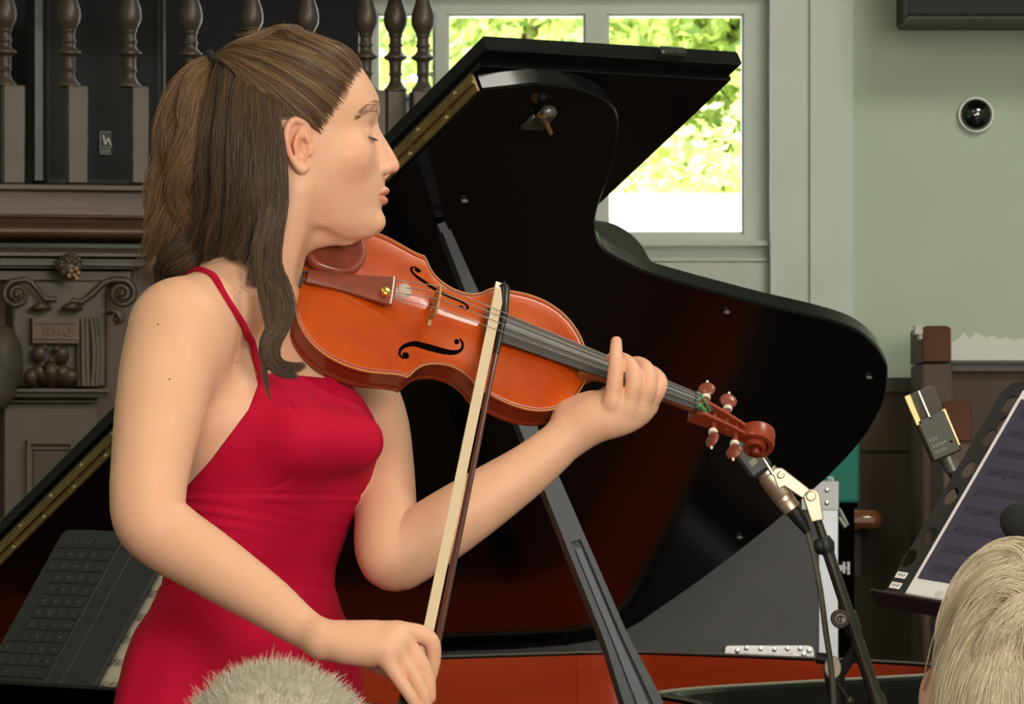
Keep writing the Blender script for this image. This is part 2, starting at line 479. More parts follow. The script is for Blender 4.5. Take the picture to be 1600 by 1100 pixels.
# ears
for s in (1, -1):
    L = lambda r: [(a, b, c*s, d) for a, b, c, d in r]
    ex = nrm(HF*.86+HR*.5*s); EB = np.stack([ex, np.cross(HZ, ex), HZ], 1)
    body.ellipsoid(lp(463, 232, 101*s), np.array([19, 4.5, 36])*HS, EB, 3*mm)
    hch(L([(480, 222, 97, 4.5), (479, 206, 101, 5.2), (468, 196, 105, 5.6), (455, 195, 110, 5.8), (446, 207, 115, 5.8), (444, 225, 116, 5.6), (449, 245, 113, 5.4), (459, 262, 108, 6), (468, 270, 103, 8), (474, 266, 99, 6)]), 2*mm, n=30)
    hch(L([(470, 208, 104, 3.5), (461, 220, 108, 4.2), (458, 236, 109, 4.2), (462, 251, 106, 3.8)]), 2.5*mm, n=10)
    hch(L([(481, 238, 99, 4.5), (480, 245, 99, 4.5)]), 2.5*mm)
    body.ellipsoid(lp(471, 236, 107*s), np.array([6.5, 7, 13])*HS, EB, 3*mm, 's')
    hch(L([(475, 200+5, 108, 1.5), (462, 203, 111, 2.4), (452, 214, 114, 2.4), (451, 232, 114, 2.2), (456, 248, 111, 1.8)]), 2*mm, 's', n=14)
# ------------------------------------------------------------------ right hand, closed around the bow frog
RH = -.312
chain(body, [(505, 1000, RH, 28.5), (540, 1004, RH-.001, 30), (575, 1008, RH-.002, 32)], 6, .012)
chain(body, [(540, 995, RH+.006, 24), (590, 993, RH+.008, 24), (622, 994, RH+.010, 21)], 7, .010)     # index side of the back of the hand
chain(body, [(540, 1012, RH-.006, 24), (575, 1016, RH-.008, 24), (596, 1020, RH-.010, 20)], 7, .010)   # little-finger side
fing = [([(622, 989, RH+.012, 17.5), (655, 991, RH+.012, 15.5), (674, 1004, RH+.014, 13.5), (677, 1030, RH+.018, 12), (672, 1058, RH+.022, 10.5)], .006),
        ([(615, 1004, RH+.004, 17), (640, 1014, RH+.000, 14.5), (657, 1035, RH-.001, 13), (668, 1062, RH+.001, 12), (671, 1090, RH+.003, 10.5)], .005),
        ([(605, 1014, RH-.004, 16.5), (628, 1030, RH-.010, 14), (646, 1054, RH-.012, 12.5), (660, 1082, RH-.011, 11.5), (666, 1108, RH-.008, 10)], .005),
        ([(594, 1020, RH-.011, 15), (610, 1040, RH-.018, 13), (624, 1062, RH-.021, 11.5), (640, 1085, RH-.022, 10.5), (650, 1104, RH-.020, 9.5)], .005)]
for rows, k in fing:
    chain(body, rows, 22, k*.55)
chain(body, [(548, 1018, RH+.020, 19), (580, 1032, RH+.036, 16), (612, 1048, RH+.048, 13), (636, 1062, RH+.052, 10.5), (652, 1072, RH+.050, 9.5)], 16, .006)   # thumb, on the far side
for a, b, c in ((621, 989, .000), (612, 1002, -.010), (601, 1015, -.016)):
    chain(body, [(a, b, RH+c, 12), (a+6, b+3, RH+c, 11.5)], None, .016)                # knuckles
# ------------------------------------------------------------------ left hand on the violin neck
LH = .031
chain(body, [(900, 668, LH+.003, 34), (925, 652, LH-.002, 34), (950, 645, LH-.006, 31), (968, 643, LH-.010, 27)], 9, .014)
chain(body, [(925, 660, LH-.004, 30), (960, 658, LH-.010, 26), (992, 646, LH-.006, 24), (1010, 634, LH+.004, 19)], 9, .012)
chain(body, [(890, 650, LH+.015, 26), (925, 634, LH+.015, 24), (958, 640, LH+.004, 24)], 7, .012)
lf = [([(957, 634, LH-.020, 15.5), (960, 606, LH-.026, 13.6), (962, 576, LH-.026, 12.2), (962.5, 550, LH-.018, 10.3), (963, 534, LH-.010, 8.8)], .005),      # raised little finger
      ([(980, 640, LH-.018, 16), (990, 606, LH-.026, 14), (988, 578, LH-.022, 12.6), (974, 562, LH-.004, 11), (955, 560, LH+.012, 9)], .005),
      ([(998, 640, LH-.010, 16), (1012, 606, LH-.018, 14.5), (1011, 580, LH-.012, 13), (998, 568, LH+.006, 11.2), (981, 568, LH+.020, 9)], .005),
      ([(1012, 630, LH+.002, 16.5), (1025, 612, LH-.004, 14.5), (1030, 596, LH+.002, 13), (1018, 582, LH+.016, 11.4), (1002, 580, LH+.030, 9.4)], .005)]
for rows, k in lf: chain(body, rows, 22, k*.55)
for a, b, c in ((957, 628, -.024), (981, 636, -.022), (998, 638, -.014)):
    chain(body, [(a, b, LH+c, 13), (a+1, b+1, LH+c, 13)], None, .008)
chain(body, [(918, 640, LH+.03, 20), (950, 618, LH+.058, 15), (978, 592, LH+.064, 12), (992, 575, LH+.058, 10)], 12, .008)      # thumb behind the neck

# legs, plain under the long gown
for s in (1, -1):
    c = pt(374, 1250, 0); c[:2] += RGT*s*110*SK
    d = pt(374, 1850, .0); d[:2] += RGT*s*95*SK
    e = pt(376, 2440, .0); e[:2] += RGT*s*95*SK
# ------------------------------------------------------------------ mesh it
H1 = .0016
bv, bf = body.mesh(H1)
print('body verts', len(bv))
def wproj(V): return np.stack([800+FPX*V[:, 0]/V[:, 1], HOR-FPX*(V[:, 2]-CZ)/V[:, 1]], 1)

# legs as tapered tubes in the same mesh
leg = MB()
for s in (1, -1):
    L = []
    for py, r, lat, fw in ((1290, 92, 112, 0), (1500, 88, 105, 5), (1800, 66, 95, 12), (1900, 58, 92, 12), (2050, 56, 92, -6), (2300, 38, 92, -14), (2440, 30, 92, -14), (2490, 34, 92, -5)):
        c = pt(376, py, 0); c[:2] += (RGT*s*lat+FWD*fw)*SK; L.append((c, r*SK))
    leg.tube([a for a, _ in L], [b for _, b in L], 24)
    f0 = L[-1][0].copy(); a = f0.copy(); a[:2] -= FWD*.035; a[2] = .03; b = f0.copy(); b[:2] += FWD*.15; b[2] = .018
    leg.tube([a, f0*[1, 1, 0]+[0, 0, .04], (a+b)/2+[0, 0, .015], b], [.026, .034, .036, .016], 16, sy=.8)
lv = np.array(leg.V); lf4 = np.array([f for f in leg.F if len(f) == 4]); lfc = [f for f in leg.F if len(f) != 4]
V = np.concatenate([bv, lv]); nb = len(bv)
# colour that belongs to the skin itself: lips, ears, knuckles, cheeks
def blob(V, c, r): return np.exp(-((V-c)**2).sum(1)/(r*r))
lip = np.zeros(len(V)); red = np.zeros(len(V))
hp = (V-HO)@HB/HS                                     # head coordinates in px
hx, hl, hz = hp[:, 0]*ch+440, hp[:, 1], 200-hp[:, 2]
wid = np.clip(1-(np.abs(hl)/29)**2, 0, 1)
up = (hz > 305.2-11*np.sqrt(wid)) & (hz < 305.3); dn = (hz >= 305.3) & (hz < 305.3+15*np.sqrt(wid))
lip[(up | dn) & (hx > 580) & (np.abs(hl) < 29)] = 1
for c, r, w in ((lp(456, 228, 110), .022, .8), (lp(616, 260, 0), .012, .5), (lp(560, 255, 75), .03, .35)): red += w*blob(V, c, r)
for rows in [f[0] for f in fing]+[f[0] for f in lf]:
    red += .45*blob(V, pt(*rows[-1][:3]), .010)+.35*blob(V, pt(*rows[1][:3]), .011)+.25*blob(V, pt(*rows[2][:3]), .009)
red += .3*blob(V, pt(606, 880, .03), .05)+.2*blob(V, pt(215, 815, -.225), .05)
me = mesh_np('body', V, [bf, lf4+nb], None, True)
at = me.attributes.new('lip', 'FLOAT', 'POINT'); at.data.foreach_set('value', lip.astype(np.float32))
at = me.attributes.new('redness', 'FLOAT', 'POINT'); at.data.foreach_set('value', np.clip(red, 0, 1).astype(np.float32))

skin, nt, bs = new_mat('skin')
bs.inputs['Roughness'].default_value = .48; bs.inputs['Specular IOR Level'].default_value = .35
bs.inputs['Subsurface Weight'].default_value = .35; bs.inputs['Subsurface Radius'].default_value = (.010, .0045, .0025); bs.inputs['Subsurface Scale'].default_value = .8
def attr(n):
    a = nt.nodes.new('ShaderNodeAttribute'); a.attribute_name = n; return a
def mixc(f, a, b):
    m = nt.nodes.new('ShaderNodeMix'); m.data_type = 'RGBA'
    nt.links.new(f, m.inputs[0])
    for i, v in ((6, a), (7, b)):
        if isinstance(v, tuple): m.inputs[i].default_value = v
        else: nt.links.new(v, m.inputs[i])
    return m.outputs[2]
tc = nt.nodes.new('ShaderNodeTexCoord'); ns = nt.nodes.new('ShaderNodeTexNoise'); ns.inputs['Scale'].default_value = 26; ns.inputs['Detail'].default_value = 5
nt.links.new(tc.outputs['Object'], ns.inputs['Vector'])
c1 = mixc(ns.outputs['Fac'], (.72, .405, .265, 1), (.79, .47, .315, 1))
c2 = mixc(attr('redness').outputs['Fac'], c1, (.78, .33, .22, 1))
c3 = mixc(attr('lip').outputs['Fac'], c2, (.66, .25, .19, 1))
nt.links.new(c3, bs.inputs['Base Color'])
n3 = nt.nodes.new('ShaderNodeTexNoise'); n3.inputs['Scale'].default_value = 900; nt.links.new(tc.outputs['Object'], n3.inputs['Vector'])
bp = nt.nodes.new('ShaderNodeBump'); bp.inputs['Strength'].default_value = .06; bp.inputs['Distance'].default_value = .001
nt.links.new(n3.outputs['Fac'], bp.inputs['Height']); nt.links.new(bp.outputs[0], bs.inputs['Normal'])
me.materials.append(skin)
person = thing('person', 'young woman in a sleeveless crimson gown playing a violin, face in profile', 'person', (pt(376, 1200)[0], YB, 0))
link('body', me, person)

# ------------------------------------------------------------------ the crimson gown
dress = Field()
SKIRT = [(520, 390, 78, 165), (560, 399, 91, 172), (600, 408, 104, 172), (680, 412, 122, 170), (770, 414, 125, 165), (850, 398, 108, 160), (900, 390, 100, 156), (950, 384, 110, 175), (1000, 378, 124, 209), (1090, 372, 136, 236),
         (1200, 368, 150, 256), (1400, 368, 190, 300), (1800, 370, 270, 370), (2300, 372, 340, 440), (2515, 374, 370, 470)]
torso_loft(dress, SKIRT, 0.0); trunk(dress)
chain(dress, [(470, 690, -.115, 34), (560, 690, -.06, 34)], None, .04)                  # cloth bridging the cups
def folds(X):
    p = wproj(X); px, py = p[:, 0], p[:, 1]
    side = (X[:, 0]-pt(390, 700)[0])*RGT[0]+(X[:, 1]-YB)*RGT[1]
    s = SK; d = np.full(len(X), -4.2*s)
    y1 = 772+.01*(px-400)
    d += 1.5*s*np.exp(-((py-y1)/3.0)**2)-1.4*s*np.exp(-((py-y1-7)/5)**2)                # underbust seam
    y2 = 915+.02*(px-400)
    d += 1.5*s*np.exp(-((py-y2)/2.8)**2)                                                # waist seam
    cup = np.hypot((px-405)/72, (py-690)/75)
    d += 2.3*s*np.exp(-((cup-1)/.03)**2)*(py < 765)*(px > 405)*(X[:, 1] < YB)           # cup seam
    w = np.exp(-((py-812)/30)**2)
    d += w*(3.0*s*np.sin((py-.18*(px-300))*.33+.7*np.sin(px*.021))*np.clip((420-px)/120, .12, 1))
    g = np.clip((py-925)/160, 0, 1.6)
    ang = np.arctan2((X[:, 1]-YB), (X[:, 0]-pt(376, 1000)[0]))
    d += g*s*(4.0*np.sin(ang*9+.6*np.sin(py*.006))+2.0*np.sin(ang*17+1.2))
    d += .5*s*np.sin(px*.05+py*.09)*np.sin(px*.031-py*.05)
    return d
lo = dress.p[0][1]; hi = dress.p[0][2]
dress.add(folds, lo, hi, 0, 'm')
edge_y = np.array([500, 540, 575, 600, 640, 680, 720, 765, 800, 850, 900, 935, 960, 1000])
edge_x = np.array([402, 396, 397, 403, 388, 358, 328, 287, 262, 250, 246, 238, 150, -400])
neck_x = np.array([380, 410, 425, 505, 560, 600, 640]); neck_y = np.array([584, 584, 583, 590, 604, 622, 650])
def cutA(X):
    p = wproj(X); return (np.interp(p[:, 1], edge_y, edge_x)-p[:, 0])*SK*.75
def cutB(X):
    p = wproj(X); return (np.interp(p[:, 0], neck_x, neck_y)-p[:, 1])*SK*.9
dress.add(cutA, lo, hi, .004, 'i'); dress.add(cutB, lo, hi, .004, 'i')
dlo = [pt(120, 2500, -.4)[0]-.2, YB-.45, .02]; 
dtop = [np.array([pt(-60, 1130, 0)[0], YB-.45, pt(0, 1130)[2]]), np.array([pt(720, 560)[0], YB+.45, pt(0, 555)[2]])]
dv, df = dress.mesh(.0021, dtop[0], dtop[1])
# the skirt below the frame, coarser: one continuous sheet of rings
crim = mat('crimson_cloth', (.48, .0045, .036), .8, spec=.12, noise=.25, nscale=9, col2=(.42, .0035, .030), bump=.10, bscale=900)
sk = MB(); rows = spline(np.array(SKIRT, float), 120); rows = rows[rows[:, 0] > 1105]
na = 160; Vr = []
for r in rows:
    c = pt(r[1], r[0], 0); a = np.arange(na)*2*PI/na
    g = 1+.035*np.sin(9*a)*min(1.5, (r[0]-1000)/300)
    q = (np.abs(np.cos(a))**2.15+np.abs(np.sin(a))**2.15)**(-1/2.15)*g
    xy = c[:2]+np.outer(np.cos(a)*q*(r[2]+3.2)*SK, FWD)+np.outer(np.sin(a)*q*(r[3]+3.2)*SK, RGT)
    Vr.append(np.c_[xy, np.full(na, max(c[2], .012))])
m = len(Vr); Vs = np.concatenate(Vr)
I = np.arange(m-1)[:, None]*na; K = np.arange(na)[None]; K2 = (K+1) % na
Fs = np.stack([I+K, I+na+K, I+na+K2, I+K2], -1).reshape(-1, 4)
gown = link('gown', mesh_np('gown', np.concatenate([dv, Vs]), [df, Fs+len(dv)], crim, True), person)
# straps lie on the shoulders
def front(px, py, F, off=0.0, near=-.32, far=.3):
    ds = np.linspace(near, far, 160); X = np.array([pt(px, py, d) for d in ds]); v = F.eval(X)-off
    w = np.nonzero(v < 0)[0]; return ds[w[0]] if len(w) else 0.0
def strap(rows, nm):
    r = spline(np.array(rows, float), 40)
    P = np.array([pt(a, b, c if c > -.5 else front(a, b, body)) for a, b, c in r]); P = body.project(P, .0018)
    N = body.grad(P); vs = []; fs = []
    for i in range(len(P)):
        t = nrm(P[min(i+1, 39)]-P[max(i-1, 0)]); b = nrm(np.cross(t, N[i])); w = 6.2*SK
        for (u, v) in ((-w, -.0012), (-w, .0012), (0, .0018), (w, .0012), (w, -.0012)): vs.append(P[i]+b*u+N[i]*v)
    for i in range(len(P)-1):
        for k in range(5): fs.append((i*5+k, i*5+(k+1) % 5, i*5+5+(k+1) % 5, i*5+5+k))
    mb = MB(); mb.add(vs, fs); return mb.build(nm, crim, gown)
sr_ = [(250, 470, -.02), (285, 425, -.06), (315, 414, -.10)]+[(a, b, front(a, b, body)) for a, b in ((330, 432), (345, 455), (360, 479), (375, 505), (387, 530), (397, 556), (404, 580), (410, 600))]
strap(sr_, 'strap')
strap([(300, 520, .12), (380, 440, .10), (440, 452, .06), (490, 510, .0), (530, 570, -.02), (545, 605, -.03)], 'strap')
# ================================================================== HAIR
def hair_mat(name, dark, light, rough=.42):
    m, nt, b = new_mat(name)
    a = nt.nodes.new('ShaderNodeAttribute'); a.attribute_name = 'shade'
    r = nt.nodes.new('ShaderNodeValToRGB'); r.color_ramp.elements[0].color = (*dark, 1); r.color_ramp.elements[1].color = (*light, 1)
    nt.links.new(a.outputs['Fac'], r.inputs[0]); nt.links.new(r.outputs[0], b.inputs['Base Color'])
    b.inputs['Roughness'].default_value = rough; b.inputs['Specular IOR Level'].default_value = .45
    return m

def strand_mesh(name, P, rad, shade, m, parent, taper=.35):
    """P (N,M,3) strand points -> one mesh of three-sided tubes"""
    P = np.asarray(P, float); N, M, _ = P.shape
    T = np.gradient(P, axis=1); T /= np.linalg.norm(T, axis=2, keepdims=True)+1e-9
    rv = RNG.randn(N, 1, 3); A = np.cross(T, rv); A /= np.linalg.norm(A, axis=2, keepdims=True)+1e-9
    Bn = np.cross(T, A)
    t = np.linspace(0, 1, M)[None, :, None]
    r = rad*np.minimum(1, np.minimum(.5+t*6, taper+(1-t)*4))*(np.ones((N, 1, 1))*(.75+.5*RNG.rand(N, 1, 1)))
    ring = [P+r*(math.cos(k*2*PI/3)*A+math.sin(k*2*PI/3)*Bn) for k in range(3)]
    V = np.stack(ring, 2).reshape(-1, 3)
    b = (np.arange(N)[:, None]*M+np.arange(M-1)[None]).reshape(-1)*3
    F = np.concatenate([np.stack([b+k, b+(k+1) % 3, b+3+(k+1) % 3, b+3+k], 1) for k in range(3)])
    me = mesh_np(name, V, F, m, True)
    sh = np.repeat(np.asarray(shade, np.float32), M*3)
    at = me.attributes.new('shade', 'FLOAT', 'POINT'); at.data.foreach_set('value', sh)
    return link(name, me, parent)

def clump(rows, N, M=22, wave=0.0, twist=1.0, flat=.65, jit=1.0, curl=0.0, phase=0.0):
    """strands following a guide (px, py, dy, radius px)"""
    r = spline(np.array(rows, float), M); tq = np.linspace(0, 1, M)
    r[:, 0] += curl*np.sin(tq*11+phase)*tq**1.3; r[:, 2] += curl*.0006*np.cos(tq*11+phase)*tq; P = np.array([pt(a, b, c) for a, b, c, _ in r]); R = r[:, 3]*SK
    T = np.gradient(P, axis=0); T /= np.linalg.norm(T, axis=1)[:, None]
    A = np.cross(T, [0, 1.0, 0]); A /= np.linalg.norm(A, axis=1)[:, None]+1e-9; Bn = np.cross(T, A)
    rr = np.sqrt(RNG.rand(N, 1)); an = RNG.rand(N, 1)*2*PI; t = np.linspace(0, 1, M)[None]
    an = an+twist*t+.25*np.sin(t*9+RNG.rand(N, 1)*6)
    rr = rr*(1+.18*np.sin(t*7+RNG.rand(N, 1)*6.28)*jit)
    ends = RNG.rand(N, 1)**2*.34
    u = np.cos(an)*rr*R[None]; v = np.sin(an)*rr*R[None]*flat
    ph = RNG.rand(N, 1)*.8
    u = u+wave*SK*np.sin(t*10+ph)*t; v = v+wave*.6*SK*np.cos(t*9+ph)*t
    Q = P[None]+u[..., None]*A[None]+v[..., None]*Bn[None]
    # shorten some strands
    te = np.clip(t*(1-ends), 0, 1)*(M-1); i = np.minimum(te.astype(int), M-2); f = (te-i)[..., None]
    k = np.arange(N)[:, None]
    return Q[k, i]*(1-f)+Q[k, i+1]*f

def push_out(Q, F, off=.0025):
    X = Q.reshape(-1, 3); d = F.eval(X); off = off*np.ones(len(X)); w = d < off
    if w.any():
        Y = X[w]; Y = Y+F.grad(Y)*(off[w]-d[w])[:, None]; X[w] = Y
    return X.reshape(Q.shape)

hm = hair_mat('brown_hair', (.050, .032, .021), (.25, .145, .072))
# --- combed-back crown: guides run from the hairline over the skull to the tie
HLN = [(562, 104, -62), (566, 101, -30), (568, 100, 0), (565, 103, 25), (558, 113, 48), (547, 131, 68), (536, 154, 84), (522, 178, 95), (508, 196, 102), (498, 211, 104), (487, 204, 105), (474, 195, 107), (460, 190, 109), (442, 190, 109), (425, 184, 108), (405, 170, 107), (385, 152, 104)]
HLN = [(a, b, -c) for a, b, c in HLN[3:][::-1]]+HLN[1:]
TIE = (337, 97, 2)
hl = spline(np.array(HLN, float), 110); M = 18; G = []
t = np.linspace(0, 1, M)
for a, b, c in hl:
    s_ = np.array([a, b, c]); e_ = np.array(TIE, float)
    mid = (s_+e_)/2+np.array([0, -16-.10*abs(c), .42*c])
    q = (1-t)[:, None]**2*s_+2*(t*(1-t))[:, None]*mid+t[:, None]**2*e_
    G.append([lp(*w) for w in q])
G = np.array(G)
off = (.0009+.0013*np.minimum(1, t*4)+.0042*np.sin(np.clip(t*1.15, 0, 1)*PI*.85))
X = G.reshape(-1, 3); X = body.project(X, np.tile(off, len(hl)), 5); G = X.reshape(G.shape)
G[:, -1] = lp(*TIE)
def crown_strands(N, lift, lo=0.0, hi=1.0, start=.25):
    s = (lo+(hi-lo)*RNG.rand(N))*(len(G)-1.001); i = s.astype(int); f = (s-i)[:, None, None]
    Q = G[i]*(1-f)+G[i+1]*f
    t0 = RNG.rand(N)**1.5*start; tt = (t0[:, None]+(1-t0[:, None])*np.linspace(0, 1, M)[None])*(M-1)
    k = np.minimum(tt.astype(int), M-2); g = (tt-k)[..., None]; n = np.arange(N)[:, None]
    Q = Q[n, k]*(1-g)+Q[n, k+1]*g
    ctr = lp(440, 180, 0); D = Q-ctr; D /= np.linalg.norm(D, axis=2, keepdims=True)
    am = (RNG.rand(N, 1)*lift)*np.sin(np.linspace(0.05, 1, M)*PI*.9)[None]
    lump = .0008*np.sin(s*1.7)[:, None]*np.sin(np.linspace(0, 1, M)*PI)[None]
    Q = Q+D*(am+lump)[..., None]+RNG.randn(N, 1, 3)*.0006+.0009*np.sin(np.linspace(0, 5, M)[None, :, None]+RNG.rand(N, 1, 3)*6)
    face = Q[:, 0]-Q[:, 1]; face /= np.linalg.norm(face, axis=1)[:, None]
    Q = Q+face[:, None]*((RNG.rand(N, 1)**2)*.0045*np.exp(-np.linspace(0, 6, M))[None])[..., None]
    return Q, s
Q1, s1 = crown_strands(7500, .0032)
sh1 = np.clip(.60+.2*np.sin(s1*1.3)+.18*np.sin(s1*3.7+1)+.18*RNG.randn(len(s1)), 0, 1)
# scalp shell under the strands so that no skin shows through
hair = thing('hair', None, None, (0, 0, 0)) if False else None
N_ = body.grad(V[:nb][::1][:1])
edge = np.array([(hx_, hz_) for hx_, hz_, _ in [(568, 100, 0), (558, 113, 0), (547, 131, 0), (536, 154, 0), (522, 178, 0), (508, 194, 0), (497, 205, 0), (474, 193, 0), (440, 200, 0), (436, 260, 0), (420, 330, 0), (300, 335, 0)]], float)
poly = np.vstack([edge, [(250, 335), (250, 20), (568, 20)]])
def inpoly(x, y, P):
    c = np.zeros(len(x), bool); j = len(P)-1
    for i in range(len(P)):
        xi, yi = P[i]; xj, yj = P[j]
        c ^= ((yi > y) != (yj > y)) & (x < (xj-xi)*(y-yi)/(yj-yi+1e-12)+xi); j = i
    return c
hp = (bv-HO)@HB/HS
hm_in = inpoly(hp[:, 0]*ch+440+5, 200-hp[:, 2]+4, poly) & (hp[:, 2] > -140)
ear_out = (np.abs(hp[:, 1]) > 96) & (np.hypot((hp[:, 0]+440-463)/30, (200-hp[:, 2]-235)/47) < 1)
hm_in &= ~ear_out
fk = hm_in[bf].all(1); ids = np.unique(bf[fk]); mp = np.full(len(bv), -1); mp[ids] = np.arange(len(ids))
sv = bv[ids]+body.grad(bv[ids])*.0016
me = mesh_np('hair', sv, mp[bf[fk]], hm, True)
at = me.attributes.new('shade', 'FLOAT', 'POINT'); at.data.foreach_set('value', np.full(len(sv), .42, np.float32))
hair = link('hair', me, person)

# --- ponytail that hangs from the tie behind the head
PON = [([(334, 98, .008, 11), (312, 112, .005, 18), (294, 140, .0, 25), (286, 185, -.004, 30), (290, 235, -.006, 32), (300, 280, .0, 32), (292, 330, .01, 34), (280, 385, .02, 34), (272, 440, .03, 28)], 520, 3),
       ([(332, 99, .01, 10), (303, 118, .02, 16), (281, 155, .02, 20), (270, 205, .015, 22), (268, 255, .01, 22), (258, 300, .012, 24), (252, 350, .02, 26), (256, 400, .03, 28), (246, 455, .05, 22)], 460, 5),
       ([(333, 99, .0, 9), (308, 122, -.02, 16), (300, 165, -.028, 20), (304, 215, -.03, 20), (290, 262, -.026, 18), (282, 300, -.012, 18), (300, 345, -.005, 22), (306, 395, .0, 22), (290, 440, .02, 16)], 380, 4),
       ([(333, 99, .01, 9), (316, 118, .02, 16), (312, 180, .03, 22), (316, 260, .04, 24), (322, 340, .04, 26), (312, 410, .05, 26), (290, 460, .06, 20)], 300, 4)]
QP = np.concatenate([clump(r, int(n*1.9*.5), wave=w*3.0, twist=3.2, jit=1.8, curl=13, phase=i_*1.7+j_*2.2) for i_, (r, n, w) in enumerate(PON) for j_ in (0, 1)])
QP = push_out(QP, body)
shp = np.clip(.88+.2*RNG.randn(len(QP)), 0, 1)  # sunlit look put into the ponytail's paler strand tone
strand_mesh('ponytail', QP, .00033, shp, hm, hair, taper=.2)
# --- loose hair under the tie: straight behind the ear, then curling on the shoulder
SIDE = [([(346, 118, -.028, 14), (340, 180, -.046, 22), (338, 250, -.045, 26), (336, 320, -.035, 28), (322, 375, -.02, 28), (300, 430, .0, 22)], 420, 2),
        ([(360, 128, -.050, 14), (358, 190, -.066, 20), (357, 260, -.064, 24), (356, 325, -.054, 27), (348, 375, -.045, 26), (338, 420, -.03, 18)], 420, 2),
        ([(378, 142, -.064, 14), (378, 200, -.078, 20), (380, 270, -.077, 24), (380, 330, -.07, 26), (372, 375, -.065, 24), (352, 405, -.06, 15)], 440, 2),
        ([(396, 158, -.072, 13), (398, 215, -.084, 20), (402, 280, -.085, 23), (404, 335, -.082, 24), (396, 380, -.08, 22), (372, 408, -.08, 14)], 440, 3),
        ([(414, 172, -.076, 12), (418, 225, -.087, 18), (422, 280, -.089, 19), (424, 330, -.088, 19), (418, 375, -.092, 19), (402, 415, -.10, 17), (398, 450, -.11, 10)], 380, 4),
        ([(428, 184, -.078, 9), (433, 235, -.086, 12), (436, 285, -.088, 12), (436, 330, -.088, 13), (428, 372, -.094, 15), (424, 415, -.104, 17), (440, 450, -.110, 15), (446, 485, -.113, 13), (432, 515, -.118, 11), (420, 545, -.125, 11), (432, 570, -.132, 10), (458, 575, -.136, 9), (480, 566, -.138, 5)], 420, 5),
        ([(424, 184, -.076, 8), (428, 260, -.088, 12), (424, 330, -.09, 14), (410, 385, -.098, 15), (416, 430, -.108, 14), (434, 468, -.114, 12), (430, 505, -.12, 11), (412, 530, -.127, 9), (414, 560, -.134, 9), (440, 582, -.138, 7), (466, 584, -.139, 4)], 300, 5),
        ([(420, 184, -.074, 8), (420, 270, -.086, 10), (414, 350, -.092, 10), (404, 410, -.104, 8), (412, 470, -.116, 7), (420, 525, -.126, 6), (412, 575, -.138, 5), (422, 622, -.142, 2)], 90, 6),
        ([(340, 330, -.02, 20), (320, 370, -.01, 26), (290, 400, -.005, 28), (262, 430, .01, 24), (240, 460, .03, 14)], 300, 6)]
for r_, n_, w_ in SIDE[:8]:
    a_ = np.array(r_[0]); r_.insert(0, (a_[0]+6, a_[1]-34, a_[2]+.012, 9))
QS = np.concatenate([clump(r, int(n*1.8), wave=w, twist=.7, flat=.5, curl=(3 if i_ < 5 else 4 if i_ < 8 else 16), phase=i_*1.3) for i_, (r, n, w) in enumerate(SIDE)])
QS = push_out(QS, body, np.tile(np.interp(np.linspace(0, 1, 22), [0, .10, .2], [-.004, .0006, .002]), len(QS)))
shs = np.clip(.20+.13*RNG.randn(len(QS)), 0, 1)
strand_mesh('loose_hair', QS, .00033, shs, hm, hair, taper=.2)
# stray hairs
FLY = np.concatenate([clump([(a, b, .0, 3), (a+dx*.5, b+dy_*.4, .0, 9), (a+dx, b+dy_, .01, 16)], 7, M=18, wave=4) for a, b, dx, dy_ in
      ((300, 118, -40, 40), (272, 170, -26, 60), (256, 250, -24, 70), (246, 330, -20, 70), (345, 90, -50, 20), (420, 46, -50, -4), (480, 52, -40, -12), (242, 400, -16, 50))])
Q1 = np.concatenate([Q1, FLY]); sh1 = np.concatenate([sh1, np.full(len(FLY), .5)])
strand_mesh('crown_hair', Q1, .00032, sh1, hm, hair)
tb = MB(); tm = mat('black_elastic', (.012, .012, .013), .7, bump=.3, bscale=500)
ax = nrm(np.array(lp(318, 106, 0))-np.array(lp(345, 92, 0))); u_ = nrm(np.cross(ax, [0, 1.0, 0])); v_ = np.cross(ax, u_)
tb.tube([lp(336, 98, 2)+(u_*math.cos(a)*.0115+v_*math.sin(a)*.0115) for a in np.arange(24)*2*PI/24], .0042, 8, closed=True)
tb.build('hair_tie', tm, hair)
# eyebrows, lashes
dm = mat('brow_hair', (.20, .105, .062), .6)
BR = []; LSS = []
for s in (1, -1):
    g = spline(np.array([(552, 187, 62*s), (559, 176, 53*s), (568, 169.5, 41*s), (577, 166.5, 28*s), (584, 168, 14*s)], float), 60)
    for i in range(300):
        q = g[RNG.randint(60)]; L = 5+2*RNG.rand(); p = q+np.array([RNG.randn()*1.2, RNG.randn()*1.7, RNG.randn()*1.2])
        d = np.array([-L*.8, -L*.05+RNG.randn()*.6, L*.8*s])
        BR.append([lp(*(p+d*x)) for x in (0, .33, .66, 1)])
    LS = []
    g = spline(np.array([(579, 216, 18*s), (581.5, 217.5, 32*s), (578, 217, 40*s), (570, 215, 49*s)], float), 40)
    for i in range(60):
        q = g[int(i*39/59)]+RNG.randn(3)*.4; L = 5.5+2.5*RNG.rand()
        dd = np.array([1.0, .55, .4*s*(i/59-.3)]); LS.append([lp(*(q+dd*L*x+np.array([0, 1.2*x*(x-1)*2, 0]))) for x in (0, .33, .66, 1)])
    LSS.append(LS)
lashm = mat('lash', (.03, .018, .014), .6)
BR = np.array(BR); r0 = body.project(BR[:, 0], .0003, 5); nb_ = body.grad(r0); dv_ = BR[:, -1]-BR[:, 0]; dv_ -= nb_*(dv_*nb_).sum(1)[:, None]
BR = np.stack([r0+dv_*f-nb_*(.0003*f) for f in (0, .33, .66, 1)], 1)
strand_mesh('eyebrow_hair', BR, .00013, np.zeros(len(BR)), dm, person)
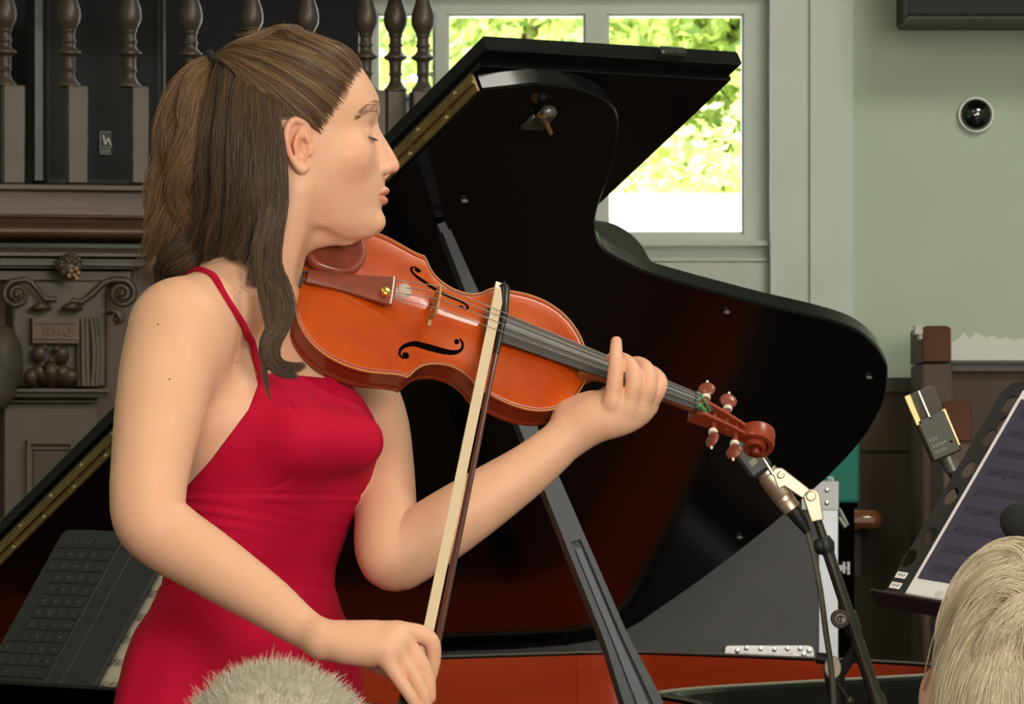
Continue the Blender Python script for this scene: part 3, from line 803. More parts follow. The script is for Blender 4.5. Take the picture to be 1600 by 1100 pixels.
for LS in LSS:
    LS = np.array(LS); LS[:, 0] = body.project(LS[:, 0], .0003, 4)
    strand_mesh('eyelashes', LS, .00024, np.zeros(len(LS)), lashm, person)
ml = mat('mole_brown', (.24, .11, .06), .6); 
for a, b, c in ((239, 497, -.2), (276, 567, -.25), (372, 459, -.1), (449, 391, -.09), (412, 560, -.12)):
    mo = MB(); q = body.project(np.array([pt(a, b, c)]), 0, 8)[0]; mo.ball(q, .0011, 8, 6, (1, 1, 1)); mo.build('mole', ml, person)
# ================================================================== VIOLIN AND BOW
VK = .936; VS = VK*1e-3
VU = np.array([.93020349, .22133886, -.29279785]); VV = np.array([.09493788, .6254813, .7744417]); VW = np.array([.35455362, -.74818598, .56081144])
VT = VK*np.array([-.2418192, 6.26159969, .19364712])+np.array([0, 0, CZ])
def vp(s, v, w=0.0): return VT+VS*(s*VU+v*VV+w*VW)
half = [(-7, 0), (-6, 22), (-2, 45), (6, 66), (20, 84), (40, 97), (64, 103), (88, 103), (108, 98.5), (124, 94), (134, 92), (140, 92.5)]
cb = [(140, 92.5), (144.5, 86), (150, 76), (160, 66), (174, 59), (189, 56.5), (203, 58.5), (215, 65), (223, 73), (230, 78.5)]
upb = [(230, 78.5), (238, 78.5), (252, 82), (270, 84.5), (290, 83.5), (310, 77), (327, 65), (340, 49), (348, 32), (353, 15), (354.5, 0)]
def seg(P, n): return spline(np.array(P, float), n)
hh = np.vstack([seg(half, 40)[:-1], seg(cb, 30)[:-1], seg(upb, 36)])
out = np.vstack([hh[:-1], (hh*[1, -1])[::-1][:-1]])          # closed, starts at tail, +v side first
NO = len(out)
hs_s = hh[:, 0]; hs_v = hh[:, 1]
o_ = np.argsort(hs_s)
def halfw(s): return np.interp(s, hs_s[o_], hs_v[o_])
def arch(r): return np.where(r > .9, -.6*np.sin((1-np.clip(r, .9, 1))/.1*PI), 0)+np.where(r < .9, 15.5*np.cos(np.clip(r/.9, 0, 1)*PI/2)**1.35, 0)
axs = np.clip(out[:, 0], 55, 300)
def top_z(s, v):
    r = np.abs(v)/np.maximum(halfw(s), 1); e = np.minimum(1, np.minimum((s+7)/62, (355-s)/55)); return float(arch(np.array(np.maximum(r, 1-e))))
def plate(name, m, parent, zsign, z0):
    rs = [1.0, 1.0, .985, .96, .93, .9, .85, .78, .7, .6, .5, .4, .3, .2, .1, 0.0]; rings = []
    rings.append(np.c_[out*1.0, np.full(NO, -3.2)])
    for i, r in enumerate(rs):
        q = np.stack([axs+(out[:, 0]-axs)*r, out[:, 1]*r], 1)
        z = arch(np.full(NO, r))+(.5 if i in (0, 1, 2) else 0)
        if i == 0: z = np.full(NO, -.6)
        rings.append(np.c_[q, z])
    vs = []; 
    for R in rings:
        for s, v, z in R: vs.append(vp(s, v, z0+zsign*z))
    fs = []; m_ = len(rings)
    for i in range(m_-1):
        for k in range(NO):
            q = (i*NO+k, i*NO+(k+1) % NO, (i+1)*NO+(k+1) % NO, (i+1)*NO+k); fs.append(q if zsign < 0 else q[::-1])
    fs.append(tuple(range(NO)) if zsign > 0 else tuple(range(NO))[::-1])
    mb = MB(); mb.add(vs, fs); return mb.build(name, m, parent, angle=50)
def varnish(name, c1, c2, c3, rough=.16):
    m, nt, b = new_mat(name)
    tc = nt.nodes.new('ShaderNodeTexCoord'); mp = nt.nodes.new('ShaderNodeMapping'); mp.vector_type = 'TEXTURE'
    R3 = Matrix(np.stack([VU, VV, VW], 1).tolist()); mp.inputs['Rotation'].default_value = R3.to_euler()
    nt.links.new(tc.outputs['Object'], mp.inputs[0])
    n1 = nt.nodes.new('ShaderNodeTexNoise'); n1.inputs['Scale'].default_value = 14; n1.inputs['Detail'].default_value = 3
    nt.links.new(mp.outputs[0], n1.inputs['Vector'])
    sc = nt.nodes.new('ShaderNodeMapping'); sc.inputs['Scale'].default_value = (6, 900, 60); nt.links.new(mp.outputs[0], sc.inputs[0])
    n2 = nt.nodes.new('ShaderNodeTexNoise'); n2.inputs['Scale'].default_value = 1; nt.links.new(sc.outputs[0], n2.inputs['Vector'])
    r = nt.nodes.new('ShaderNodeValToRGB'); r.color_ramp.elements[0].color = (*c1, 1); r.color_ramp.elements[1].color = (*c2, 1)
    r.color_ramp.elements[0].position = .3; r.color_ramp.elements[1].position = .68
    nt.links.new(n1.outputs['Fac'], r.inputs[0])
    mx = nt.nodes.new('ShaderNodeMix'); mx.data_type = 'RGBA'; mx.inputs[7].default_value = (*c3, 1)
    ml_ = nt.nodes.new('ShaderNodeMath'); ml_.operation = 'MULTIPLY'; ml_.inputs[1].default_value = .45
    nt.links.new(n2.outputs['Fac'], ml_.inputs[0]); nt.links.new(ml_.outputs[0], mx.inputs[0]); nt.links.new(r.outputs[0], mx.inputs[6])
    nt.links.new(mx.outputs[2], b.inputs['Base Color'])
    b.inputs['Roughness'].default_value = rough+.12; b.inputs['Coat Weight'].default_value = .55; b.inputs['Coat Roughness'].default_value = rough; b.inputs['Specular IOR Level'].default_value = .2
    return m
mtop = varnish('orange_varnish', (.42, .046, .003), (.60, .098, .006), (.30, .028, .002), .14)
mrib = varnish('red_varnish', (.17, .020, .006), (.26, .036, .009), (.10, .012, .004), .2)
meb = mat('satin_ebony', (.045, .043, .042), .42, spec=.6)
mblk = mat('black_void', (.003, .002, .0015), .9, spec=.0)
mbox = mat('rosewood', (.27, .060, .034), .34, noise=.35, nscale=60, coat=.25)
mpurf = mat('edge_wood', (.46, .19, .05), .4)
mbr = mat('maple_bridge', (.50, .25, .09), .5, noise=.2, nscale=200)
mstr = mat('steel_string', (.75, .73, .70), .25, metal=1.0)
mwht = mat('ivory', (.75, .68, .55), .4)
mgold = mat('gold_metal', (.85, .55, .12), .25, metal=1.0)
violin = thing('violin', 'orange-red varnished violin held under the chin of the woman in crimson', 'violin', vp(170, 0, -34))
tp = plate('top_plate', mtop, violin, 1, 0.0)
plate('back_plate', mrib, violin, -1, -31.0)
mb = MB(); inn = out*1.0; c0 = np.stack([axs, np.zeros(NO)], 1); inn = c0+(out-c0)*np.array([.985, .972])
vs = [vp(s, v, -2) for s, v in inn]+[vp(s, v, -30) for s, v in inn]
mb.add(vs, [(k, (k+1) % NO, NO+(k+1) % NO, NO+k)[::-1] for k in range(NO)]); mb.build('ribs', mrib, violin, angle=50)
# pale worn edge and purfling line
def ringtube(fac, z, r, name, m, par):
    P = [vp(axs[k]+(out[k, 0]-axs[k])*fac, out[k, 1]*fac, z) for k in range(NO)]
    mb = MB(); mb.tube(P, r, 6, closed=True, ref=VW); mb.build(name, m, par)
ringtube(1.0, .1, .00095, 'edge_binding', mpurf, tp)
ringtube(.962, -.30, .0005, 'purfling', mat('purfling', (.10, .02, .006), .4), tp)
# f-holes: openings drawn as dark slots lying in the arched top
def slot(path, eyes, sg):
    mb = MB(); P = spline(np.array(path, float), 34); vs = []
    for i, (s, v, r) in enumerate(P):
        t = P[min(i+1, 33), :2]-P[max(i-1, 0), :2]; t = t/np.linalg.norm(t); n = np.array([-t[1], t[0]])
        for e in (-1, 0, 1):
            a, b = s+n[0]*r*e, (v+n[1]*r*e)
            vs.append(vp(a, sg*b, top_z(a, b)+.3))
    fs = []
    for i in range(33):
        for k in range(2):
            q = (i*3+k, i*3+k+1, i*3+4+k, i*3+3+k); fs.append(q if sg < 0 else q[::-1])
    mb.add(vs, fs)
    for s, v, r in eyes:
        c = [vp(s, sg*v, top_z(s, v)+.3)]+[vp(s+r*math.cos(a), sg*(v+r*math.sin(a)), top_z(s+r*math.cos(a), v+r*math.sin(a))+.3) for a in np.arange(16)*2*PI/16]
        mb.add(c, [(0, 1+k, 1+(k+1) % 16)[::(1 if sg > 0 else -1)] for k in range(16)])
    mb.build('sound_hole', mblk, tp)
FPATH = [(193, 22, 1.0), (198, 27, 1.4), (197.5, 34, 1.8), (190, 39, 2.6), (177, 41.5, 3.3), (161, 43.5, 3.7), (145, 46.5, 3.3), (134, 51.5, 2.6), (127, 58.5, 1.9), (126.5, 66, 1.4), (132, 70, 1.0)]
for sg in (1, -1): slot(FPATH, [(190.5, 26.5, 3.1), (134, 65, 4.2)], sg)
# bridge
BS = 153
def bz(v): return top_z(BS, v)
ol = [(-21, bz(21)), (-21, bz(21)+3), (-16, 20), (-17, 29), (-20.5, 33), (-20.5, 37), (-19, 42), (-10, 46), (0, 47.5), (10, 46.5), (19, 43.5), (20.5, 38), (20.5, 33), (17, 29), (16, 20), (21, bz(21)+3), (21, bz(21)), (11, bz(11)), (8, 21), (3, 25), (-3, 25), (-8, 21), (-11, bz(11))]
mb = MB(); vs = []
for th in (-2.2, 2.2):
    for v, w in ol: vs.append(vp(BS+th*(1-.5*(w-12)/36), v, w))
n = len(ol); fs = [(k, (k+1) % n, n+(k+1) % n, n+k) for k in range(n)]
q = [(0, 1, 2, 21, 22) if False else None]
# faces as strips so that the concave outline stays clean
cap_ = [(0, 1, 2, 18, 17) if False else None]
tri = [(16, 15, 14, 18, 17), (22, 2, 1, 0), (22, 21, 2) if False else (21, 3, 2, 22), (18, 14, 13, 19) if False else (19, 18, 14, 13), (20, 19, 13, 12, 11, 10, 9, 8, 7, 6, 5, 4, 3, 21)]
for t_ in tri: fs.append(tuple(t_)); fs.append(tuple(n+i for i in t_[::-1]))
mb.add(vs, fs); mb.build('bridge', mbr, violin, smooth=False)
# fingerboard, neck, nut
def sect(s, wd, top, bot, k=8, arc=3.0):
    v = np.linspace(-wd/2, wd/2, k); z = top-arc*(2*v/wd)**2
    return [vp(s, a, b) for a, b in zip(v, z)]+[vp(s, wd/2, bot), vp(s, -wd/2, bot)]
def sweep(name, secs, m, par, angle=40):
    n = len(secs[0]); vs = [p for q in secs for p in q]; fs = []
    for i in range(len(secs)-1):
        for k in range(n): fs.append((i*n+k, i*n+(k+1) % n, (i+1)*n+(k+1) % n, (i+1)*n+k)[::-1])
    fs.append(tuple(range(n))); fs.append(tuple((len(secs)-1)*n+k for k in range(n))[::-1])
    mb = MB(); mb.add(vs, fs); return mb.build(name, m, par, angle=angle)
sweep('fingerboard', [sect(s, 43-(s-216)*.0662, 33-(s-216)*.084, 27-(s-216)*.074-((s > 340)*0), arc=4-(s-216)*.006) for s in np.linspace(216, 487, 14)], meb, violin)
def nsec(s, wd, top, dep): return [vp(s, wd/2*math.cos(a), top-dep*abs(math.sin(a))**.9) for a in np.linspace(0, PI, 14)]
mnk = varnish('neck_wood', (.30, .085, .025), (.38, .13, .045), (.22, .05, .02), .3)
sweep('neck', [nsec(340, 34, 12, 40), nsec(356, 34, 14, 36), nsec(364, 32, 15, 22), nsec(380, 31, 14, 17), nsec(420, 28.5, 11, 15), nsec(460, 26, 8, 14), nsec(486, 25, 6, 15), nsec(500, 25, 2, 19)], mnk, violin)
sweep('nut', [sect(s, 25, 12, 2, arc=1.5) for s in (487, 492)], meb, violin)
# pegbox walls, floor and scroll
def pz(s): q = (s-488)/80; return 5-20*q**1.3
pg = MB()
for sg in (-1, 1):
    ss = np.linspace(489, 566, 12); A_ = []; B_ = []
    for s in ss:
        wo = 12.5-(s-488)*.062; top = pz(s); dep = 22-(s-488)*.10
        A_.append((vp(s, sg*wo, top), vp(s, sg*(wo-4.2), top), vp(s, sg*(wo-4.2), top-dep), vp(s, sg*wo, top-dep)))
    for i in range(11):
        pg.hexa(A_[i] if sg > 0 else A_[i][::-1], A_[i+1] if sg > 0 else A_[i+1][::-1])
ss = np.linspace(489, 568, 10)
F_ = [[vp(s, -12.3+(s-488)*.062, pz(s)-16+(s-488)*.06), vp(s, 12.3-(s-488)*.062, pz(s)-16+(s-488)*.06), vp(s, 12.3-(s-488)*.062, pz(s)-23+(s-488)*.1), vp(s, -12.3+(s-488)*.062, pz(s)-23+(s-488)*.1)] for s in ss]
for i in range(9): pg.hexa(F_[i], F_[i+1])
msc = varnish('scroll_varnish', (.24, .030, .010), (.34, .055, .014), (.16, .018, .006), .25)
pbx = pg.build('pegbox', msc, violin)
sc_ = MB(); cs, cw = 580, -25
TH = np.linspace(0, 2*PI*1.9, 74); secs = []
for i, th in enumerate(TH):
    f = i/73; rad = 17.0*(1-f)**.85+3.2; a = PI*.93-th
    wd = 9.0+10.5*f**.8; hgt = 6.2*(1-.45*f)
    ce = np.array([cs+rad*math.cos(a), cw+rad*math.sin(a)]); rd = np.array([math.cos(a), math.sin(a)])
    P_ = []
    for v, h in ((-wd, -.5), (-wd, .5), (-wd*.5, .72), (0, .62), (wd*.5, .72), (wd, .5), (wd, -.5), (0, -.8)):
        q = ce+rd*hgt*h; P_.append(vp(q[0], v, q[1]))
    secs.append(P_)
n = 8; vs = [p for q in secs for p in q]; fs = []
for i in range(73):
    for k in range(n): fs.append((i*n+k, i*n+(k+1) % n, (i+1)*n+(k+1) % n, (i+1)*n+k))
fs += [tuple(range(n))[::-1], tuple(73*n+k for k in range(n))]
sc_.add(vs, fs)
for sg in (-1, 1): sc_.lathe([(.1*VS, 0), (4.2*VS, 0), (4.2*VS, 3*VS), (3*VS, 4.6*VS), (.2*VS, 5*VS)], vp(cs, sg*17, cw), VV*sg, 16)
sc_.lathe([(3.6*VS, -18*VS), (3.6*VS, 18*VS)], vp(cs, 0, cw), VV, 14)
sc_.build('scroll', msc, violin, angle=45)
# pegs
for s, sg, tw in ((505, 1, .5), (519, -1, 1.2), (536, 1, .2), (550, -1, .9)):
    z = pz(s)-9; p0 = vp(s, -sg*11, z)
    mb = MB(); mb.lathe([(2.6*VS, 0), (3.2*VS, 18*VS), (3.9*VS, 30*VS), (4.4*VS, 31*VS)], p0, VV*sg, 16)
    pg_ = mb.build('peg', mbox, violin)
    c = p0+VV*sg*31*VS
    mb = MB(); mb.lathe([(3*VS, 0), (5.4*VS, .5*VS), (5.8*VS, 2.4*VS), (5.4*VS, 4.4*VS), (3*VS, 5*VS)], c, VV*sg, 18); mb.build('collar', mwht, pg_)
    d = VU*math.cos(tw)+VW*math.sin(tw); e = np.cross(VV*sg, d)
    mb = MB(); R3 = np.stack([d, e, VV*sg], 1)
    mb.ball(c+VV*sg*14.5*VS, 1.0, 18, 12, (10.5*VS, 4.2*VS, 10.5*VS), R3); mb.lathe([(3.4*VS, 4*VS), (2.8*VS, 9*VS)], c, VV*sg, 12); mb.build('peg_head', mbox, pg_)
    mb = MB(); mb.lathe([(1.6*VS, 0), (1.9*VS, 2*VS), (1.3*VS, 4*VS), (.2*VS, 4.8*VS)], c+VV*sg*24*VS, VV*sg, 10); mb.build('peg_pin', mwht, pg_)
# tailpiece, tuner, chin rest, end button
TS0, TS1 = 3, 103
def tsec(s):
    f = (s-TS0)/(TS1-TS0); wd = 19+24*f**1.5; top = 17+15*f-1.0*0; top = 13+20*f
    return [vp(s, a, b) for a, b in ((-wd/2, top-2.5), (-wd*.3, top-.3), (0, top+.6), (wd*.3, top-.3), (wd/2, top-2.5), (wd/2, top-6), (-wd/2, top-6))]
tpc = sweep('tailpiece', [tsec(s) for s in np.linspace(TS0, TS1, 12)], mbox, violin, 30)
mb = MB(); mb.tube([vp(TS1-3, a, 33.2-.006*a*a) for a in np.linspace(-20.5, 20.5, 9)], .0011, 8); mb.build('tailpiece_fret', mwht, tpc)
mb = MB(); mb.lathe([(1.5*VS, 0), (1.5*VS, 7*VS), (5.6*VS, 8*VS), (6.0*VS, 10*VS), (5.6*VS, 12.5*VS), (4*VS, 13.5*VS)], vp(TS1-13, -13, 30), VW, 18); mb.build('fine_tuner', mgold, tpc)
mb = MB(); mb.ball(vp(TS1+11, 2, 35), 1.0, 16, 10, (8.5*VS, 10.5*VS, 2.2*VS), np.stack([VU, VV, VW], 1)); mb.build('string_mute', mat('grey_rubber', (.42, .34, .30), .5), violin)
mb = MB(); mb.tube([vp(TS0+4, 6, 10), vp(-8, 6, 6), vp(-10, 0, -8), vp(-8, -6, 6), vp(TS0+4, -6, 10)], .0013, 8); mb.build('tail_gut', meb, violin)
mb = MB(); mb.lathe([(4*VS, 0), (4*VS, 5*VS), (7*VS, 6*VS), (7.5*VS, 9*VS), (5*VS, 12*VS)], vp(-4, 0, -15), -VU, 16); mb.build('end_button', mbox, violin)
mb = MB(); mb.box(vp(-5, 0, 4), (8*VS, 34*VS, 9*VS), np.stack([VU, VV, VW], 1), .001); mb.build('saddle', meb, violin)
cr = MB(); ce = cspline(np.array([(2, 18), (14, 11), (38, 12), (58, 24), (66, 48), (56, 74), (34, 88), (10, 84), (-6, 62), (-8, 36)], float), 48)
cc = ce.mean(0); rings = [(1.0, 9), (1.02, 15), (.98, 19.5), (.92, 20.5), (.75, 17.5), (.5, 15), (.25, 13.8), (.02, 13.5)]; vs = []
for f, z in rings:
    for a, b in cc+(ce-cc)*f: vs.append(vp(a, b, z+(.05*b)))
fs = [(i*48+k, i*48+(k+1) % 48, (i+1)*48+(k+1) % 48, (i+1)*48+k) for i in range(7) for k in range(48)]+[tuple(range(48))[::-1], tuple(7*48+k for k in range(48))]
cr.add(vs, fs); crs = cr.build('chin_rest', mbox, violin, angle=50)
mb = MB()
for b in (26, 44): mb.tube([vp(0, b, 10), vp(-10, b, 8), vp(-10, b, -38), vp(4, b, -37)], .0014, 8)
mb.build('chin_rest_clamp', mstr, crs)
sr = MB(); sr.box(vp(40, 0, -54), (20*VS, 150*VS, 7*VS), np.stack([VU, VV, VW], 1), .002)
for b in (-70, 70): sr.box(vp(40, b, -46), (8*VS, 6*VS, 24*VS), np.stack([VU, VV, VW], 1), .001)
sr.build('shoulder_rest', mat('black_foam', (.02, .02, .02), .9), violin)
# strings
for i, v in enumerate((-16.5, -5.5, 5.5, 16.5)):
    vn = v*.48; bt = 47.6-.0125*v*v
    P_ = [vp(TS1-2, v*.82, 33.5), vp(BS, v, bt), vp(490, vn, 12.6), vp(500+14*(i % 2)+(i > 1)*6, vn*.5, pz(512)-8)]
    mb = MB(); mb.tube(P_, (.00045, .0005, .00055, .0006)[i], 6); mb.build('string', mstr, violin)
gs = MB(); gs.tube([vp(491, 8.0, 13), vp(512, 4.5, pz(512)-7)], .0012, 8); gs.tube([vp(492, -8.5, 12.7), vp(506, -5, pz(506)-5)], .0024, 8)
gs.build('green_string_winding', mat('green_silk', (.05, .35, .10), .6), violin)

# ---- bow
bt_, bf_ = U(781, 452, 5.913), U(650, 1078, 5.552)
bd = nrm(bt_-bf_); side = nrm(np.cross(bd, [0, 1.0, 0])*1.0); side = side*(1 if side[0] > 0 else -1); dep = np.cross(bd, side); dep = dep*(1 if dep[1] > 0 else -1)
BL = np.linalg.norm(bt_-bf_)
bow = thing('bow', 'violin bow with dark brown stick and cream hair lying across the strings', 'bow', bf_-bd*.06)
hairb = MB(); mh = mat('horsehair', (.66, .52, .33), .55, noise=.25, nscale=300, stretch=(40, 40, 2))
hw = .0058; hd = nrm(side*.96+dep*.28); hn = np.cross(bd, hd)
R4 = np.stack([hd, hn, bd], 1); hairb.box((bt_+bf_)/2, (2*hw, .0011, BL), R4, .0003); hairb.build('bow_hair', mh, bow)
mst = mat('pernambuco', (.085, .022, .014), .25, coat=.5, noise=.3, nscale=40)
stick = []; rad = []
for f in np.linspace(0, 1, 30):
    gap = .0125-.0065*math.sin(f*PI)**.8+.004*max(0, f-.93)/.07*0
    c = bf_+bd*(BL*(f*1.075-.085)); stick.append(c+side*(.0118-.002*f)+dep*gap*.55); rad.append(.0044-.0016*f)
mb = MB(); mb.tube(stick, rad, 8); mb.build('bow_stick', mst, bow, angle=60)
tip = MB(); e = stick[-1]
tip.hexa([bt_-hd*hw-bd*.006, bt_+hd*hw-bd*.004, bt_+hd*hw-bd*.004+hn*.002, bt_-hd*hw-bd*.006+hn*.002], [bt_-hd*hw+bd*.009, bt_+hd*hw+bd*.010, bt_+hd*hw+bd*.010+hn*.002, bt_-hd*hw+bd*.009+hn*.002])
tip.build('tip_plate', mwht, bow)
hd_ = MB(); hd_.tube([stick[-5], stick[-2], (stick[-1]+bt_)/2+bd*.008, bt_+bd*.008-dep*.0], [.0034, .0046, .0062, .0052], 10); hd_.build('bow_head', mat('dark_ebony', (.012, .010, .010), .3), bow)
fr = MB(); fc = U(637, 1097, 5.528)
fr.box(fc, (.019, .012, .034), np.stack([side, dep, bd], 1), .003); fg = fr.build('frog', mat('dark_ebony2', (.012, .010, .010), .18, coat=.5), bow)
mb = MB(); mb.lathe([(.0042, 0), (.0042, .012), (.003, .014)], stick[0]-bd*.012, bd, 12); mb.build('end_screw', mstr, bow)
mb = MB(); mb.lathe([(.0062, 0), (.0062, .010)], bf_-bd*.002+side*.001, bd, 14, flat=.55, ref=hd); mb.build('ferrule', mstr, fg)
mb = MB(); mb.tube([stick[2]+(stick[3]-stick[2])*k/20 for k in range(0, 41)], .0050, 8); mb.build('wire_lapping', mat('silver_wire', (.6, .6, .62), .3, metal=1.0, bump=.5, bscale=800), bow)
# ================================================================== GRAND PIANO
PT, PA = .6856, .5197
Ph = np.array([math.cos(PT), math.sin(PT), 0]); Pn = np.array([math.sin(PT), -math.cos(PT), 0]); PZ = np.array([0, 0, 1.0])
Pe = math.cos(PA)*Pn+math.sin(PA)*PZ; Pw = -math.sin(PA)*Pn+math.cos(PA)*PZ
RIMZ = CZ-.328; PO = np.array([-.897, 7.94, RIMZ+.004]); TW = 1.597
def LP(s, t, w=0.0): return PO+s*Ph+t*Pe+w*Pw            # in the raised lid
def RP(s, t, z=0.0): return np.array([PO[0], PO[1], RIMZ+z])+s*Ph+t*Pn   # in plan
CAM = np.array([0, 0, CZ])
def lid_st(px, py, w=0.0):
    d = np.array([(px-800)/FPX, 1.0, (HOR-py)/FPX]); o = PO+w*Pw
    k = ((o-CAM)@Pw)/(d@Pw); q = CAM+k*d-o; return np.array([q@Ph, q@Pe])
def cam_ray(px, py, Y): return U(px, py, Y)
gloss = mat('black_lacquer', (.005, .005, .0055), .13, spec=.22)
edgeb = mat('black_lacquer_edge', (.02, .021, .02), .22, spec=.6)
mahog = mat('red_mahogany', (.64, .072, .018), .30, coat=.3, noise=.35, nscale=5, stretch=(1, 1, 14), col2=(.52, .050, .012))
brass = mat('old_brass', (.34, .21, .08), .38, metal=.85, noise=.4, nscale=30)
gplate = mat('bronze_plate', (.10, .05, .018), .5, metal=.3)
steel = mat('bright_steel', (.72, .73, .72), .22, metal=1.0)
piano = thing('grand_piano', 'black grand piano with raised lid and red inner rim behind the violinist', 'piano', RP(.5, .75, -RIMZ))
# lid outline on the plane, traced around from the front treble corner; the hinge side is the straight t = 0 edge
lid_px = [(840, 131), (895, 137), (930, 148), (955, 163), (967, 185), (965, 225), (955, 270), (940, 310), (931, 345), (934, 372), (950, 394), (985, 414), (1020, 429), (1100, 452), (1200, 478), (1270, 494), (1330, 512),
          (1365, 535), (1384, 562), (1388, 588), (1381, 630), (1352, 682), (1305, 735), (1250, 784), (1180, 842), (1100, 903), (1040, 945), (985, 981)]
st = np.array([lid_st(*p) for p in lid_px])
st = spline(np.vstack([st, [[st[-1, 0]-.06, .02]], [[st[-1, 0]-.20, .004]]]), 150)
tT = lid_st(785, 142)[1]
lid_ol = np.vstack([[0.0, tT], [st[0, 0]*.5, (tT+st[0, 1])/2], st, [[.6, 0.0]], [[0.0, 0.0]]])
lo_ = lid_ol[::-1]                                         # s right, t up: counter-clockwise seen from above the lid
lb = MB(); lb.prism(lid_ol[::-1], PO, Ph, Pe, Pw, 0, .026, .003); lid = lb.build('lid', gloss, piano, angle=30)
# brass strip and screws on the lid's folding edge
sb_ = MB(); sb_.hexa([LP(-.002, .02, .001), LP(-.002, tT-.004, .001), LP(-.002, tT-.004, .0275), LP(-.002, .02, .0275)], [LP(-.006, .02, .001), LP(-.006, tT-.004, .001), LP(-.006, tT-.004, .0275), LP(-.006, .02, .0275)])
sb_.hexa([LP(-.006, .02, .011), LP(-.006, tT-.004, .011), LP(-.006, tT-.004, .017), LP(-.006, .02, .017)], [LP(-.0095, .02, .0125), LP(-.0095, tT-.004, .0125), LP(-.0095, tT-.004, .0155), LP(-.0095, .02, .0155)])
strip = sb_.build('folding_hinge', brass, lid, smooth=False)
mscr = mat('screw_brass', (.75, .6, .35), .25, metal=1.0)
proto = None
for k in range(17):
    for w in (.0055, .023):
        t_ = .10+k*.087+(.03 if w > .01 else 0)
        if t_ > tT-.02: continue
        mb = MB(); mb.lathe([(.0033, 0), (.0030, .0014), (.001, .002)], LP(-.006, t_, w), -Ph, 10); mb.build('hinge_screw', mscr, strip)
# folded front flap lying on the back of the lid
fb = MB(); FLW = np.linalg.norm(lid_st(1193, 104, .04)-lid_st(796, 90, .04))
flo = [(0, .06), (FLW, .06), (FLW, tT+.012), (0, tT+.012)]
fb.prism(flo, PO, Ph, Pe, Pw, .028, .037, .002)
fb.prism([(-.004, .05), (FLW+.004, .05), (FLW+.004, tT+.036), (-.004, tT+.036)], PO, Ph, Pe, Pw, .037, .058, .003)
flap = fb.build('front_flap', gloss, lid, angle=30)
mb = MB(); mb.box(LP(.305, tT+.040, .046), (.045, .016, .014), np.stack([Ph, Pe, Pw], 1), .003); mb.build('lid_catch', edgeb, flap)
for p in ((1135, 486), (1357, 588), (1155, 838), (725, 312)):
    s_, t_ = lid_st(*p); mb = MB(); mb.ball(LP(s_, t_, -.002), .005, 10, 6, (1, 1, .6)); mb.build('lid_bumper', mat('clear_rubber', (.25, .25, .24), .25) if 'clear_rubber' not in bpy.data.materials else bpy.data.materials['clear_rubber'], lid)
# prop socket with brass peg on the underside
s_, t_ = lid_st(838, 187); R6 = np.stack([Ph, Pe, Pw], 1)
mb = MB(); mb.box(LP(s_, t_, -.004), (.036, .030, .007), R6, .002); mb.box(LP(s_-.006, t_+.026, -.009), (.022, .03, .018), R6, .006); sock = mb.build('lock_plate', mat('dull_steel', (.16, .16, .15), .35, metal=.7), lid)
a = lid_st(842, 166); b = lid_st(852, 186)
mb = MB(); mb.tube([LP(a[0], a[1], -.012), LP((a[0]+b[0])/2, (a[1]+b[1])/2, -.017), LP(b[0], b[1], -.022)], [.0042, .0036, .0030], 10); mb.lathe([(.006, 0), (.006, .003)], LP(a[0], a[1], -.012), nrm(LP(b[0], b[1], -.022)-LP(a[0], a[1], -.012)), 12)
mb.build('brass_peg', mat('peg_brass', (.65, .34, .10), .35, metal=.8), sock)

# case: plan outline follows the lid, carried forward to the keyboard
body_st = np.vstack([[[-.62, TW]], [[0.0, tT]], st[::2], [[.4, 0.0]], [[-.62, 0.0]]])
# the tail of the case reaches a little farther than the lid's edge
q = body_st.copy(); tail = np.clip((q[:, 0]-.6)/.7, 0, 1); q[:, 1] += .035*tail*np.clip(q[:, 1]/.5, 0, 1); q[:, 0] += .03*tail
ol = spline(np.vstack([q]), 260)[::-1]                      # counter-clockwise
def inset(P, d):
    g = np.roll(P, -1, 0)-np.roll(P, 1, 0); g /= np.linalg.norm(g, axis=1)[:, None]+1e-9
    return P+np.stack([-g[:, 1], g[:, 0]], 1)*d
inn = inset(ol, .045); n = len(ol)
def ringwall(name, A, za, B, zb, m, par, flip=False):
    mb = MB(); vs = [RP(s, t, za) for s, t in A]+[RP(s, t, zb) for s, t in B]
    mb.add(vs, [((k, (k+1) % n, n+(k+1) % n, n+k) if not flip else (n+k, n+(k+1) % n, (k+1) % n, k)) for k in range(n)]); return mb.build(name, m, par, angle=30)
rim = MB(); vs = []
R_ = [(ol, -.34), (ol, -.005), (inset(ol, .004), 0.0), (inset(ol, .026), 0.0), (inset(ol, .028), -.004)]
for P, z in R_: vs += [RP(s, t, z) for s, t in P]
fs = [(i*n+k, i*n+(k+1) % n, (i+1)*n+(k+1) % n, (i+1)*n+k) for i in range(4) for k in range(n)]
fs.append(tuple(range(n))[::-1]); rim.add(vs, fs); case = rim.build('case', gloss, piano, angle=30)
ringwall('inner_rim', inset(ol, .028), -.17, inset(ol, .028), -.004, mahog, case, True)
